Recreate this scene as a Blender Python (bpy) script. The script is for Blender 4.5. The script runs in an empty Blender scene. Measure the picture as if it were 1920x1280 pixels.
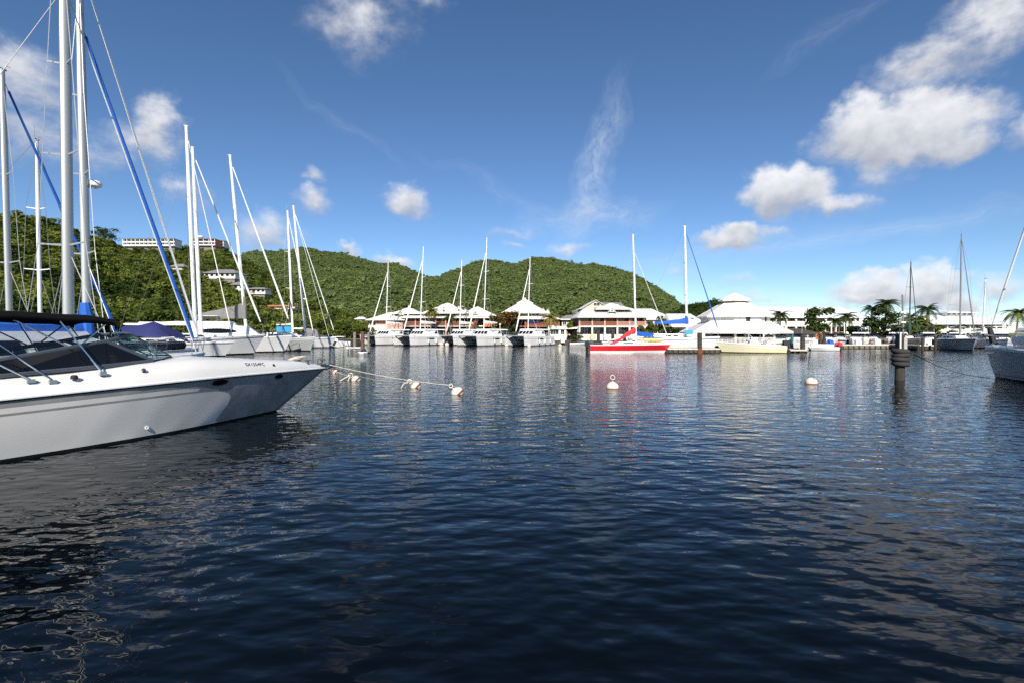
import bpy, math, random
import numpy as np
from mathutils import Vector, Matrix
R=math.radians
random.seed(7); rng=np.random.default_rng(7)
S=bpy.context.scene; COL=S.collection
# ---------------- camera
CH=2.6; TILT=math.atan(16/960)
cd=bpy.data.cameras.new('camera'); cam=bpy.data.objects.new('camera',cd); COL.objects.link(cam)
cd.lens=18; cd.sensor_width=36; cd.clip_start=.1; cd.clip_end=9000
cam.location=(0,0,CH); cam.rotation_euler=(R(90)-TILT,0,0); S.camera=cam
# ---------------- sun + sky
SUN_AZ=R(-179); SUN_EL=R(33)      # compass angle from +y towards +x: behind the camera, a little to the left
sdir=Vector((math.sin(SUN_AZ)*math.cos(SUN_EL),math.cos(SUN_AZ)*math.cos(SUN_EL),math.sin(SUN_EL)))
sl=bpy.data.lights.new('sun','SUN'); sl.energy=5.0; sl.angle=R(.5); sl.color=(1,.93,.82)
so=bpy.data.objects.new('sun',sl); COL.objects.link(so); so.rotation_euler=sdir.to_track_quat('Z','Y').to_euler()
S.view_settings.view_transform='Standard'; S.view_settings.look='None'
S.view_settings.exposure=.3; S.view_settings.gamma=1
world=bpy.data.worlds.new('World'); S.world=world; world.use_nodes=True
SKY_STRENGTH=.094
def build_sky():
    nt=world.node_tree; N=nt.nodes; Lk=nt.links; N.clear()
    def n(t,**k):
        q=N.new(t)
        for a,b in k.items(): setattr(q,a,b)
        return q
    def val(x,sock):
        if isinstance(x,(int,float)): sock.default_value=x
        elif isinstance(x,tuple): sock.default_value=x
        else: Lk.new(x,sock)
    def M(op,a,b=0.,c=None,clamp=False):
        q=n('ShaderNodeMath',operation=op); val(a,q.inputs[0]); val(b,q.inputs[1])
        if c is not None: val(c,q.inputs[2])
        return M('MAXIMUM',q.outputs[0],0.) if clamp else q.outputs[0]
    def VM(op,a,b):
        q=n('ShaderNodeVectorMath',operation=op); val(a,q.inputs[0]); val(b,q.inputs[1])
        return q.outputs['Value'] if op=='LENGTH' else q.outputs[0]
    def noise(v,sc,det,rough=.55):
        q=n('ShaderNodeTexNoise'); Lk.new(v,q.inputs['Vector']); q.inputs['Scale'].default_value=sc
        q.inputs['Detail'].default_value=det; q.inputs['Roughness'].default_value=rough; return q
    sky=n('ShaderNodeTexSky',sky_type='NISHITA'); sky.sun_disc=False; sky.sun_elevation=SUN_EL; sky.sun_rotation=SUN_AZ
    sky.altitude=0; sky.air_density=.72; sky.dust_density=.0; sky.ozone_density=3.2
    hs=n('ShaderNodeHueSaturation'); hs.inputs['Saturation'].default_value=1.09; hs.inputs['Value'].default_value=1.12; Lk.new(sky.outputs[0],hs.inputs['Color'])
    tc=n('ShaderNodeTexCoord'); sp=n('ShaderNodeSeparateXYZ'); Lk.new(tc.outputs['Generated'],sp.inputs[0])
    x,y,z=sp.outputs
    az=M('ARCTAN2',x,y); el=M('ARCSINE',z)
    cb=n('ShaderNodeCombineXYZ'); Lk.new(az,cb.inputs[0]); Lk.new(el,cb.inputs[1]); c0=cb.outputs[0]
    w1=VM('MULTIPLY',VM('SUBTRACT',noise(c0,7,3).outputs['Color'],(.5,.5,.5)),(.09,.07,0))
    w2=VM('MULTIPLY',VM('SUBTRACT',noise(c0,26,4).outputs['Color'],(.5,.5,.5)),(.062,.05,0))
    c1=VM('ADD',VM('ADD',c0,w1),w2)
    fb=noise(VM('MULTIPLY',c0,(1,1.5,1)),19,10,.64).outputs['Fac']
    # clouds: pixel-sized ellipses turned into azimuth/elevation (px, py, rx, ry, weight)
    CL=[(1690,240,185,66,1.0),(1600,225,75,50,.8),(1790,265,95,44,.7),(1740,125,150,52,.5),(1850,60,130,75,.48),(1930,225,55,50,.42),(1690,115,80,32,.38),
        (1470,365,95,50,1.0),(1560,388,90,26,.55),(1370,452,75,26,.8),(1440,440,65,18,.35),(1650,320,75,42,.3),
        (1640,550,95,36,.9),(1740,540,75,48,.9),(1800,578,60,30,.6),(1600,572,60,22,.5),(1890,545,65,34,.42),(1830,520,60,20,.3),
        (1380,520,45,22,.36),(1410,550,120,18,.28),(1260,505,60,18,.26),
        (762,382,46,42,.58),(600,330,32,20,.36),(598,382,52,36,.42),(500,430,85,44,.42),(40,140,120,80,.40),(60,240,150,70,.36),
        (308,235,56,60,.5),(270,270,120,60,.32),(340,360,70,36,.36),(200,290,110,50,.32),(680,45,130,66,.36),(800,0,70,28,.26),
        (740,488,55,16,.5),(655,468,24,13,.5),(960,437,55,18,.36),(965,466,45,11,.3),(1065,470,42,18,.38),(1090,400,34,40,.2)]
    for a,e in ((43,42),): CL.append((None,R(a),R(e),.16,.06,.36))
    # a thin wisp of cirrus
    def wisp(px,py,rx,ry,ang,w,st):
        u=(px-960)/960; v=(624-py)/960; q=math.sqrt(1+u*u)
        mp=n('ShaderNodeMapping',vector_type='TEXTURE'); Lk.new(VM('ADD',c0,VM('MULTIPLY',w1,(1.3,1.3,0))),mp.inputs[0])
        mp.inputs['Location'].default_value=(math.atan(u),math.atan2(v,q),0); mp.inputs['Rotation'].default_value=(0,0,ang)
        mp.inputs['Scale'].default_value=(rx/960/q/q,ry/960/q,1)
        base=M('SUBTRACT',1.,VM('LENGTH',mp.outputs[0],(0,0,0)),clamp=True)
        f=noise(VM('MULTIPLY',mp.outputs[0],(st*4.5,1.7,1)),1.5,8,.7).outputs['Fac']
        return M('MULTIPLY',M('MULTIPLY',base,M('MINIMUM',M('MULTIPLY_ADD',f,3.,-1.0,clamp=True),1.)),w)
    b1=n('ShaderNodeBackground'); Lk.new(hs.outputs[0],b1.inputs[0]); b1.inputs[1].default_value=SKY_STRENGTH
    up=M('GREATER_THAN',z,0.0); fine=noise(c0,30,5).outputs['Fac']
    def over(base,den,col):
        b2=n('ShaderNodeBackground'); val(col,b2.inputs[0])
        mix=n('ShaderNodeMixShader'); Lk.new(M('MULTIPLY',den,up),mix.inputs[0]); Lk.new(base.outputs[0],mix.inputs[1]); Lk.new(b2.outputs[0],mix.inputs[2]); return mix
    cur=b1
    for g in ((1110,405,170,40,R(4),.36,.7),(1115,310,190,42,R(68),.45,.8),(650,235,160,14,R(-28),.10,.8),(940,360,190,14,R(-24),.10,.8),(1560,60,180,20,R(20),.10,.8),(1700,430,300,26,R(6),.22,.6),(1400,470,330,30,R(3),.22,.6)):
        cur=over(cur,wisp(*g),(.70,.74,.80,1))
    # the same broken cumulus carries on round the rest of the sky
    am=M('MINIMUM',M('MULTIPLY_ADD',M('ABSOLUTE',az),4.,-3.7,clamp=True),1.)
    q=noise(VM('MULTIPLY',c1,(1,1.8,1)),3.2,6,.5).outputs['Fac']; mr0=n('ShaderNodeMapRange',interpolation_type='SMOOTHSTEP'); Lk.new(q,mr0.inputs[0]); mr0.inputs[1].default_value=.54; mr0.inputs[2].default_value=.66
    cur=over(cur,M('MULTIPLY',M('MULTIPLY',mr0.outputs[0],.9),am),(.56,.58,.63,1))
    groups=[CL[q:q+7] for q in range(0,len(CL),7)]
    for grp in groups:
        mx=None; sw=None; sm=None
        for c in grp:
            if c[0] is None: _,ca,ce,ra,re,w=c
            else:
                u=(c[0]-960)/960; v=(624-c[1])/960; q=math.sqrt(1+u*u)
                ca=math.atan(u); ce=math.atan2(v,q); ra=c[2]/960/(q*q)*1.25; re=c[3]/960/q*1.25; w=c[4]
            d=VM('MULTIPLY',VM('SUBTRACT',c1,(ca,ce,0.)),(1/ra,1/re,0.))
            m=M('MULTIPLY',M('SUBTRACT',1.,VM('LENGTH',d,(0,0,0)),clamp=True),w)
            dy=n('ShaderNodeSeparateXYZ'); Lk.new(d,dy.inputs[0])
            mx=m if mx is None else M('MAXIMUM',mx,m)
            sw=m if sw is None else M('ADD',sw,m)
            sm=M('MULTIPLY',dy.outputs[1],m) if sm is None else M('MULTIPLY_ADD',dy.outputs[1],m,sm)
        den=M('ADD',mx,M('MULTIPLY',M('SUBTRACT',fb,.5),M('MULTIPLY_ADD',mx,1.6,.16)))
        mr=n('ShaderNodeMapRange',interpolation_type='SMOOTHSTEP'); Lk.new(den,mr.inputs[0]); mr.inputs[1].default_value=.07; mr.inputs[2].default_value=.50
        den=M('MULTIPLY',mr.outputs[0],.93)
        shade=M('ADD',M('MULTIPLY_ADD',M('DIVIDE',sm,M('ADD',sw,.001)),.75,.52),M('MULTIPLY',M('SUBTRACT',fine,.5),.9))  # sun shading painted into the cloud colour: bright tops, grey bases
        cr=n('ShaderNodeValToRGB'); Lk.new(shade,cr.inputs[0])
        cr.color_ramp.elements[0].position=.1; cr.color_ramp.elements[0].color=(.38,.40,.46,1)
        cr.color_ramp.elements[1].position=.95; cr.color_ramp.elements[1].color=(.80,.80,.81,1)
        cur=over(cur,den,cr.outputs[0])
    o=n('ShaderNodeOutputWorld'); Lk.new(cur.outputs[0],o.inputs[0])
build_sky()
cy=S.cycles; cy.max_bounces=7; cy.diffuse_bounces=3; cy.glossy_bounces=4; cy.transmission_bounces=6; cy.transparent_max_bounces=8
cy.caustics_reflective=False; cy.caustics_refractive=False; cy.sample_clamp_indirect=2.5
try: cy.use_denoising=False
except Exception: pass

# ---------------- measuring: a pixel of the 1920 px photograph at depth Y (metres along +y) -> world
def P(px,py,Y):
    u=(px-960)/960; v=(640-py)/960
    y=math.cos(TILT)+v*math.sin(TILT); z=v*math.cos(TILT)-math.sin(TILT); t=Y/y
    return Vector((u*t,Y,CH+z*t))
def X(px,Y): return (px-960)/960*Y
def Z(py,Y): return P(960,py,Y).z
def YW(py): return 2496/(py-624)            # depth of a waterline seen at row py

# ---------------- materials
def mat(name,col,rough=.5,metal=0,var=.12,scale=2.,bump=0,spec=.5,bscale=None,coat=0,streak=None,alpha=None):
    m=bpy.data.materials.new(name); m.use_nodes=True; nt=m.node_tree; b=nt.nodes['Principled BSDF']
    b.inputs['Roughness'].default_value=rough; b.inputs['Metallic'].default_value=metal; b.inputs['Specular IOR Level'].default_value=spec
    b.inputs['Coat Weight'].default_value=coat
    tc=nt.nodes.new('ShaderNodeTexCoord'); src=tc.outputs['Object']
    if streak:
        mp=nt.nodes.new('ShaderNodeMapping'); nt.links.new(src,mp.inputs[0]); mp.inputs['Scale'].default_value=streak; src=mp.outputs[0]
    nz=nt.nodes.new('ShaderNodeTexNoise'); nz.inputs['Scale'].default_value=scale; nz.inputs['Detail'].default_value=6; nz.inputs['Roughness'].default_value=.6
    nt.links.new(src,nz.inputs['Vector'])
    cr=nt.nodes.new('ShaderNodeValToRGB'); cr.color_ramp.elements[0].position=.28; cr.color_ramp.elements[1].position=.72
    cr.color_ramp.elements[0].color=(*[c*(1-var) for c in col],1); cr.color_ramp.elements[1].color=(*[min(1,c*(1+var)) for c in col],1)
    nt.links.new(nz.outputs['Fac'],cr.inputs[0]); nt.links.new(cr.outputs[0],b.inputs['Base Color'])
    if bump:
        n2=nt.nodes.new('ShaderNodeTexNoise'); n2.inputs['Scale'].default_value=bscale or scale*6; n2.inputs['Detail'].default_value=4
        nt.links.new(src,n2.inputs['Vector'])
        bp=nt.nodes.new('ShaderNodeBump'); bp.inputs['Strength'].default_value=.6; bp.inputs['Distance'].default_value=bump
        nt.links.new(n2.outputs['Fac'],bp.inputs['Height']); nt.links.new(bp.outputs[0],b.inputs['Normal'])
    return m
def leafmat(name,c0,c1,trans=.3):
    m=bpy.data.materials.new(name); m.use_nodes=True; nt=m.node_tree; N=nt.nodes; L=nt.links; N.clear()
    o=N.new('ShaderNodeOutputMaterial'); g=N.new('ShaderNodeNewGeometry'); oi=N.new('ShaderNodeObjectInfo')
    nz=N.new('ShaderNodeTexNoise'); nz.inputs['Scale'].default_value=.022; nz.inputs['Detail'].default_value=5; nz.inputs['Roughness'].default_value=.65; L.new(g.outputs['Position'],nz.inputs['Vector'])
    a=N.new('ShaderNodeMath'); a.operation='MULTIPLY_ADD'; a.inputs[1].default_value=.30; L.new(g.outputs['Random Per Island'],a.inputs[0])
    b=N.new('ShaderNodeMath'); b.operation='MULTIPLY'; b.inputs[1].default_value=.55; L.new(oi.outputs['Random'],b.inputs[0]); L.new(b.outputs[0],a.inputs[2])
    c=N.new('ShaderNodeMath'); c.operation='MULTIPLY_ADD'; c.inputs[1].default_value=1.5; L.new(nz.outputs['Fac'],c.inputs[0]); L.new(a.outputs[0],c.inputs[2])
    d=N.new('ShaderNodeMath'); d.operation='SUBTRACT'; d.inputs[1].default_value=.66; L.new(c.outputs[0],d.inputs[0])
    cr=N.new('ShaderNodeValToRGB'); cr.color_ramp.elements[0].position=.15; cr.color_ramp.elements[1].position=.95
    cr.color_ramp.elements[0].color=(*c0,1); cr.color_ramp.elements[1].color=(*c1,1); L.new(d.outputs[0],cr.inputs[0])
    d1=N.new('ShaderNodeBsdfDiffuse'); t=N.new('ShaderNodeBsdfTranslucent'); L.new(cr.outputs[0],d1.inputs[0]); L.new(cr.outputs[0],t.inputs[0])
    mx=N.new('ShaderNodeMixShader'); mx.inputs[0].default_value=trans; L.new(d1.outputs[0],mx.inputs[1]); L.new(t.outputs[0],mx.inputs[2])
    L.new(mx.outputs[0],o.inputs[0]); return m
def glassmat(name,tint,rough=.02,opac=.35):
    m=bpy.data.materials.new(name); m.use_nodes=True; nt=m.node_tree; N=nt.nodes; L=nt.links; N.clear()
    o=N.new('ShaderNodeOutputMaterial'); t=N.new('ShaderNodeBsdfTransparent'); t.inputs[0].default_value=(*tint,1)
    g=N.new('ShaderNodeBsdfGlossy'); g.inputs['Roughness'].default_value=rough
    lw=N.new('ShaderNodeLayerWeight'); pw=N.new('ShaderNodeMath'); pw.operation='POWER'; pw.inputs[1].default_value=5; L.new(lw.outputs['Facing'],pw.inputs[0])
    f=N.new('ShaderNodeMath'); f.operation='MULTIPLY_ADD'; f.inputs[1].default_value=.8; f.inputs[2].default_value=.035; L.new(pw.outputs[0],f.inputs[0])
    mx=N.new('ShaderNodeMixShader'); L.new(f.outputs[0],mx.inputs[0]); L.new(t.outputs[0],mx.inputs[1]); L.new(g.outputs[0],mx.inputs[2]); L.new(mx.outputs[0],o.inputs[0])
    return m
gel=mat('gelcoat_white',(.80,.78,.74),.22,var=.04,scale=1.2,coat=.3)
gel2=mat('gelcoat_bright',(.82,.82,.81),.3,var=.05,scale=.8)
gelw=mat('gelcoat_weathered',(.76,.755,.74),.35,var=.12,scale=.8,streak=(1,1,.2))
cream=mat('gelcoat_cream',(.84,.76,.50),.3,var=.05)
hullgrey=mat('hull_paint_slate',(.34,.34,.335),.25,var=.3,scale=1.3,coat=.3)
hullpale=mat('hull_paint_pale',(.82,.79,.75),.25,var=.07,scale=.7,coat=.3)
hullgrey2=mat('hull_paint_grey',(.36,.38,.385),.35,var=.1,scale=.6)
hullgrey3=mat('hull_paint_dark_grey',(.10,.115,.115),.35,var=.15)
hullred=mat('hull_paint_red',(.62,.02,.035),.3,var=.08)
antifoul=mat('antifouling_black',(.008,.009,.01),.5,var=.4)
navy=mat('canvas_navy',(.022,.028,.13),.8,var=.2,scale=3,bump=.02,bscale=4)
blue=mat('canvas_blue',(.012,.11,.48),.75,var=.18,scale=4,bump=.015,bscale=9)
bluesky=mat('canvas_light_blue',(.05,.34,.62),.75,var=.15,scale=3)
redc=mat('canvas_red',(.60,.03,.04),.75,var=.12,scale=3,bump=.02,bscale=5)
greenc=mat('canvas_green',(.01,.07,.05),.75,var=.15)
greyc=mat('canvas_grey',(.20,.195,.19),.85,var=.1,scale=2,bump=.03,bscale=3)
blackc=mat('canvas_black',(.006,.006,.007),.95,spec=.08,var=.3,scale=4,bump=.01,bscale=8)
whitec=mat('canvas_white',(.78,.76,.72),.8,var=.06,bump=.02,bscale=4)
alu=mat('mast_aluminium',(.43,.44,.43),.42,metal=.5,var=.12,scale=.8,streak=(3,3,.3))
mastw=mat('mast_white',(.82,.81,.80),.3,var=.06,scale=1)
steel=mat('stainless_steel',(.62,.62,.62),.18,metal=1,var=.08)
wire=mat('rigging_wire',(.30,.31,.32),.45,metal=.5,var=.1)
rope=mat('mooring_rope',(.62,.58,.50),.9,var=.2,scale=20,bump=.01,bscale=60)
ropedark=mat('mooring_rope_dark',(.05,.05,.05),.9,var=.2,scale=20)
darkglass=mat('tinted_glass',(.006,.007,.008),.05,var=.1)
clearglass=glassmat('clear_glass',(.90,.97,.94))
winframe=mat('window_frame_blue_grey',(.07,.085,.11),.4,var=.1)
black=mat('black_rubber',(.012,.012,.012),.75,var=.3,scale=5,bump=.01)
tyremat=mat('tyre_rubber',(.035,.035,.033),.85,var=.35,scale=6,bump=.01,bscale=30)
pilewood=mat('pile_wood_dark',(.045,.04,.032),.85,var=.45,scale=3,bump=.02,streak=(3,3,.4))
pilebrown=mat('pile_wood_brown',(.13,.07,.045),.85,var=.4,scale=3,bump=.02,streak=(3,3,.4))
pilerust=mat('pile_rust',(.22,.06,.03),.85,var=.4,scale=3)
woodgrey=mat('pile_wood_grey',(.22,.20,.17),.9,var=.3,scale=4,bump=.02,streak=(3,3,.4))
concrete=mat('concrete',(.42,.39,.34),.85,var=.2,scale=1,bump=.01)
concdark=mat('concrete_dark',(.06,.055,.05),.7,var=.5,scale=1.2)  # dark concrete for the quay face, dock beams and skirting
concpanel=mat('concrete_panel_shaded',(.17,.155,.135),.85,var=.3,scale=1.5)  # grey darkened to hold the shade on the panels below the deck
dockdeck=mat('dock_deck',(.62,.56,.46),.8,var=.12,scale=1.5)
roofw=mat('roof_white_metal',(.76,.73,.68),.45,var=.05,scale=.6)
roofw2=mat('roof_white_cool',(.79,.79,.79),.42,var=.05,scale=.5)
roofgrey=mat('roof_grey_shingle',(.22,.215,.22),.85,var=.2,scale=2,bump=.02)
roofbrown=mat('roof_brown_shingle',(.075,.06,.05),.9,var=.3,scale=2,bump=.03)
rooforange=mat('roof_orange',(.55,.22,.09),.8,var=.15)
wallw=mat('wall_white',(.80,.77,.70),.7,var=.07,scale=.7)
wallbeige=mat('wall_beige',(.62,.52,.38),.75,var=.08)
wallpink=mat('wall_salmon',(.66,.36,.27),.75,var=.1)
wallcoral=mat('wall_coral',(.62,.20,.13),.75,var=.1)
wallblue=mat('wall_pale_blue',(.70,.76,.80),.7,var=.05)
inter=mat('interior_shade',(.05,.04,.035),.9,var=.4,scale=.8)  # near-black walls: shade under eaves and indoors put into the colour
woodred=mat('timber_red_brown',(.34,.13,.075),.7,var=.2,scale=2)
winglass=mat('window_glass',(.02,.025,.03),.08,var=.3)
trimw=mat('trim_white',(.80,.79,.76),.5,var=.04)
trunkm=mat('bark',(.12,.09,.065),.9,var=.35,scale=3,bump=.03)
palmtrunk=mat('palm_bark',(.20,.16,.12),.9,var=.3,scale=4,bump=.03)
grassm=mat('bank_grass',(.20,.19,.075),.95,var=.35,scale=.5,bump=.05)
soil=mat('hill_soil',(.06,.075,.025),.95,var=.5,scale=.06)
buoyw=mat('buoy_white',(.74,.69,.58),.55,var=.22,scale=7)
rust=mat('rust',(.25,.09,.03),.85,var=.4,scale=8)
orange=mat('orange_paint',(.75,.16,.03),.5,var=.1)
yellow=mat('yellow_plastic',(.80,.62,.16),.45,var=.08)
engine=mat('outboard_black',(.012,.012,.014),.3,var=.2)
redcar=mat('car_red',(.5,.02,.02),.25,coat=.5,var=.05)
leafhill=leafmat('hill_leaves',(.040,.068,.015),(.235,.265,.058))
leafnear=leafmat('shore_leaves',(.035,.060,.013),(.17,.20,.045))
leaffar=leafmat('far_hill_leaves',(.125,.175,.060),(.225,.27,.095))  # greens lightened and dulled: distance haze and sunlight put into the colour
leafdark=leafmat('dark_leaves',(.018,.034,.010),(.07,.105,.028))
leafflame=leafmat('flame_tree_leaves',(.03,.045,.012),(.19,.10,.035))
leafblossom=mat('blossom_red',(.55,.10,.04),.8,var=.3)
leafpalm=leafmat('palm_leaves',(.05,.085,.02),(.19,.21,.055),.25)
leafpalmy=leafmat('palm_leaves_yellow',(.10,.11,.02),(.34,.27,.06),.2)
leafpalmd=leafmat('palm_leaves_dark',(.025,.045,.014),(.09,.12,.04),.25)

# ---------------- mesh helpers
def thing(name,label,cat,loc=(0,0,0),rot=0,group=None):
    o=bpy.data.objects.new(name,None); COL.objects.link(o); o.empty_display_size=.3
    o.location=loc; o.rotation_euler=(0,0,rot); tag(o,label,cat,group); return o
def tag(o,label=None,cat=None,group=None,kind=None):
    if label: o['label']=label
    if cat: o['category']=cat
    if group: o['group']=group
    if kind: o['kind']=kind
    return o
class MB:
    def __init__(s): s.v=[]; s.f=[]; s.m=[]; s.c=0
    def add(s,vs,fs):
        o=len(s.v); s.v+= [tuple(v) for v in vs]; s.f+=[tuple(i+o for i in f) for f in fs]; s.m+=[s.c]*len(fs); return s
    def box(s,x0,x1,y0,y1,z0,z1):
        return s.hexa([(x0,y0,z0),(x1,y0,z0),(x1,y1,z0),(x0,y1,z0),(x0,y0,z1),(x1,y0,z1),(x1,y1,z1),(x0,y1,z1)])
    def hexa(s,v): return s.add(v,[(3,2,1,0),(4,5,6,7),(0,1,5,4),(1,2,6,5),(2,3,7,6),(3,0,4,7)])
    def frus(s,b,t): return s.hexa(list(b)+list(t))
    def poly(s,vs): return s.add(vs,[tuple(range(len(vs)))])
    def tube(s,pts,r,n=6,flat=1.):
        pts=[Vector(p) for p in pts]; k=len(pts); rs=[r]*k if isinstance(r,(int,float)) else r
        vs=[]; up=None
        for i in range(k):
            t=(pts[min(i+1,k-1)]-pts[max(i-1,0)]).normalized()
            if up is None: up=Vector((0,0,1)) if abs(t.z)<.9 else Vector((1,0,0))
            a=(up-t*up.dot(t))
            a=a.normalized() if a.length>1e-5 else t.orthogonal().normalized(); up=a; b=t.cross(a)
            for j in range(n):
                q=2*math.pi*j/n; vs.append(pts[i]+a*math.cos(q)*rs[i]+b*math.sin(q)*rs[i]*flat)
        fs=[(i*n+j,i*n+(j+1)%n,(i+1)*n+(j+1)%n,(i+1)*n+j) for i in range(k-1) for j in range(n)]
        fs+=[tuple(range(n-1,-1,-1)),tuple(range((k-1)*n,k*n))]
        return s.add(vs,fs)
    def lathe(s,prof,n=16,c=(0,0,0)):
        vs=[(c[0]+r*math.cos(2*math.pi*j/n),c[1]+r*math.sin(2*math.pi*j/n),c[2]+z) for r,z in prof for j in range(n)]
        k=len(prof)
        fs=[(i*n+j,i*n+(j+1)%n,(i+1)*n+(j+1)%n,(i+1)*n+j) for i in range(k-1) for j in range(n)]
        fs+=[tuple(range(n-1,-1,-1)),tuple(range((k-1)*n,k*n))]
        return s.add(vs,fs)
    def ell(s,c,r,n=12,k=7):
        pr=[(max(.001,math.sin(math.pi*i/k)),-math.cos(math.pi*i/k)) for i in range(k+1)]
        vs=[(c[0]+r[0]*a*math.cos(2*math.pi*j/n),c[1]+r[1]*a*math.sin(2*math.pi*j/n),c[2]+r[2]*b) for a,b in pr for j in range(n)]
        return s.add(vs,[(i*n+j,i*n+(j+1)%n,(i+1)*n+(j+1)%n,(i+1)*n+j) for i in range(k) for j in range(n)])
    def torus(s,c,R_,r,n=20,k=8,axis='z'):
        vs=[]
        for i in range(n):
            a=2*math.pi*i/n
            for j in range(k):
                b=2*math.pi*j/k; q=R_+r*math.cos(b); p=(q*math.cos(a),q*math.sin(a),r*math.sin(b))
                if axis=='y': p=(p[0],p[2],p[1])
                if axis=='x': p=(p[2],p[0],p[1])
                vs.append((c[0]+p[0],c[1]+p[1],c[2]+p[2]))
        return s.add(vs,[(i*k+j,((i+1)%n)*k+j,((i+1)%n)*k+(j+1)%k,i*k+(j+1)%k) for i in range(n) for j in range(k)])
    def pane(s,q,u0,u1,v0,v1,off=.012,th=.02):
        """a slab standing proud of the quad q = (bottom left, bottom right, top right, top left)"""
        q=[Vector(p) for p in q]; nrm=(q[1]-q[0]).cross(q[3]-q[0]).normalized()
        def at(u,v): return (q[0]*(1-u)+q[1]*u)*(1-v)+(q[3]*(1-u)+q[2]*u)*v
        p=[at(u0,v0),at(u1,v0),at(u1,v1),at(u0,v1)]
        return s.hexa([a-nrm*th for a in p]+[a+nrm*off for a in p])
    def grid(s,rows,mats=None):
        n=len(rows[0]); o=len(s.v)
        for r in rows: s.v+=[tuple(p) for p in r]
        for i in range(len(rows)-1):
            for j in range(n-1):
                s.f.append((o+i*n+j,o+i*n+j+1,o+(i+1)*n+j+1,o+(i+1)*n+j)); s.m.append(mats[j] if mats else s.c)
        return s
    def b(s,name,mats,parent=None,smooth=False,w=False,recalc=True):
        me=bpy.data.meshes.new(name); vs=s.v
        if w and parent is not None:
            iv=PM(parent).inverted(); vs=[tuple(iv@Vector(v)) for v in vs]
        me.from_pydata(vs,[],s.f)
        for m in (mats if isinstance(mats,(list,tuple)) else [mats]): me.materials.append(m)
        me.polygons.foreach_set('material_index',s.m)
        if smooth: me.polygons.foreach_set('use_smooth',[True]*len(s.f))
        if recalc:
            import bmesh
            bm=bmesh.new(); bm.from_mesh(me); bmesh.ops.recalc_face_normals(bm,faces=bm.faces); bm.to_mesh(me); bm.free()
        if smooth: 
            try: me.set_sharp_from_angle(angle=R(38))
            except Exception: pass
        o=bpy.data.objects.new(name,me); COL.objects.link(o)
        if parent is not None: o.parent=parent
        return o
def PM(o):
    m=Matrix.Identity(4); ch=[]
    while o is not None: ch.append(o); o=o.parent
    for q in reversed(ch): m=m@(Matrix.Translation(q.location)@q.rotation_euler.to_matrix().to_4x4()@Matrix.Diagonal((*q.scale,1)))
    return m
def copy_tree(o,parent=None):
    c=o.copy(); COL.objects.link(c); c.parent=parent
    for ch in list(o.children): copy_tree(ch,c)
    return c
def one(mb,name,m,label,cat,loc=(0,0,0),rot=0,group=None,smooth=False):
    o=mb.b(name,m,None,smooth); o.location=loc; o.rotation_euler=(0,0,rot); return tag(o,label,cat,group)
# ================= SETTING: water, land, hills, woods
def build_water():
    m=bpy.data.materials.new('harbour_water'); m.use_nodes=True; nt=m.node_tree; N=nt.nodes; L=nt.links; b=N['Principled BSDF']
    b.inputs['Base Color'].default_value=(.0015,.003,.004,1); b.inputs['Roughness'].default_value=.025; b.inputs['IOR'].default_value=1.333; b.inputs['Specular IOR Level'].default_value=.30
    tc=N.new('ShaderNodeTexCoord')
    def nz(sx,sy,rot,det,rough=.5,dist=0.):
        mp=N.new('ShaderNodeMapping'); mp.inputs['Scale'].default_value=(sx,sy,1); mp.inputs['Rotation'].default_value=(0,0,R(rot)); L.new(tc.outputs['Object'],mp.inputs[0])
        q=N.new('ShaderNodeTexNoise'); q.inputs['Scale'].default_value=1; q.inputs['Detail'].default_value=det; q.inputs['Roughness'].default_value=rough; q.inputs['Distortion'].default_value=dist
        L.new(mp.outputs[0],q.inputs['Vector']); return q.outputs['Fac']
    def M(op,a,c,d=None):
        q=N.new('ShaderNodeMath'); q.operation=op
        for i,x in enumerate((a,c,d)):
            if x is None: continue
            if isinstance(x,(int,float)): q.inputs[i].default_value=x
            else: L.new(x,q.inputs[i])
        return q.outputs[0]
    # real ripple slopes by finite differences of a height field (three looks at it, 1 cm apart)
    patch=M('MULTIPLY_ADD',nz(.05,.09,12,2),1.5,.25)          # wind patches
    LAYERS=((.7,1.2,14,1.0,.040),(1.9,3.1,-12,1.3,.035),(3.6,6.4,9,1.6,.0115))
    def height(off):
        va=N.new('ShaderNodeVectorMath'); va.operation='ADD'; L.new(tc.outputs['Object'],va.inputs[0]); va.inputs[1].default_value=off; h=None
        for k,(sx,sy,rot,det,amp) in enumerate(LAYERS):
            mp=N.new('ShaderNodeMapping'); mp.inputs['Scale'].default_value=(sx,sy,1); mp.inputs['Rotation'].default_value=(0,0,R(rot)); L.new(va.outputs[0],mp.inputs[0])
            q=N.new('ShaderNodeTexNoise'); q.inputs['Scale'].default_value=1; q.inputs['Detail'].default_value=det; q.inputs['Roughness'].default_value=.45; L.new(mp.outputs[0],q.inputs['Vector'])
            v=M('MULTIPLY',q.outputs['Fac'],amp)
            if k>=2: v=M('MULTIPLY',v,patch)
            h=v if h is None else M('ADD',h,v)
        return h
    E=.01; h0=height((0,0,0)); hx=height((E,0,0)); hy=height((0,E,0))
    cb=N.new('ShaderNodeCombineXYZ'); L.new(M('MULTIPLY',M('SUBTRACT',h0,hx),1/E),cb.inputs[0]); L.new(M('MULTIPLY',M('SUBTRACT',h0,hy),1/E),cb.inputs[1]); cb.inputs[2].default_value=1
    nv=N.new('ShaderNodeVectorMath'); nv.operation='NORMALIZE'; L.new(cb.outputs[0],nv.inputs[0]); L.new(nv.outputs[0],b.inputs['Normal'])
    me=MB(); me.poly([(-420,-120,0),(420,-120,0),(420,420,0),(-420,420,0)])
    tag(me.b('water',m),kind='structure')
build_water()
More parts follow.
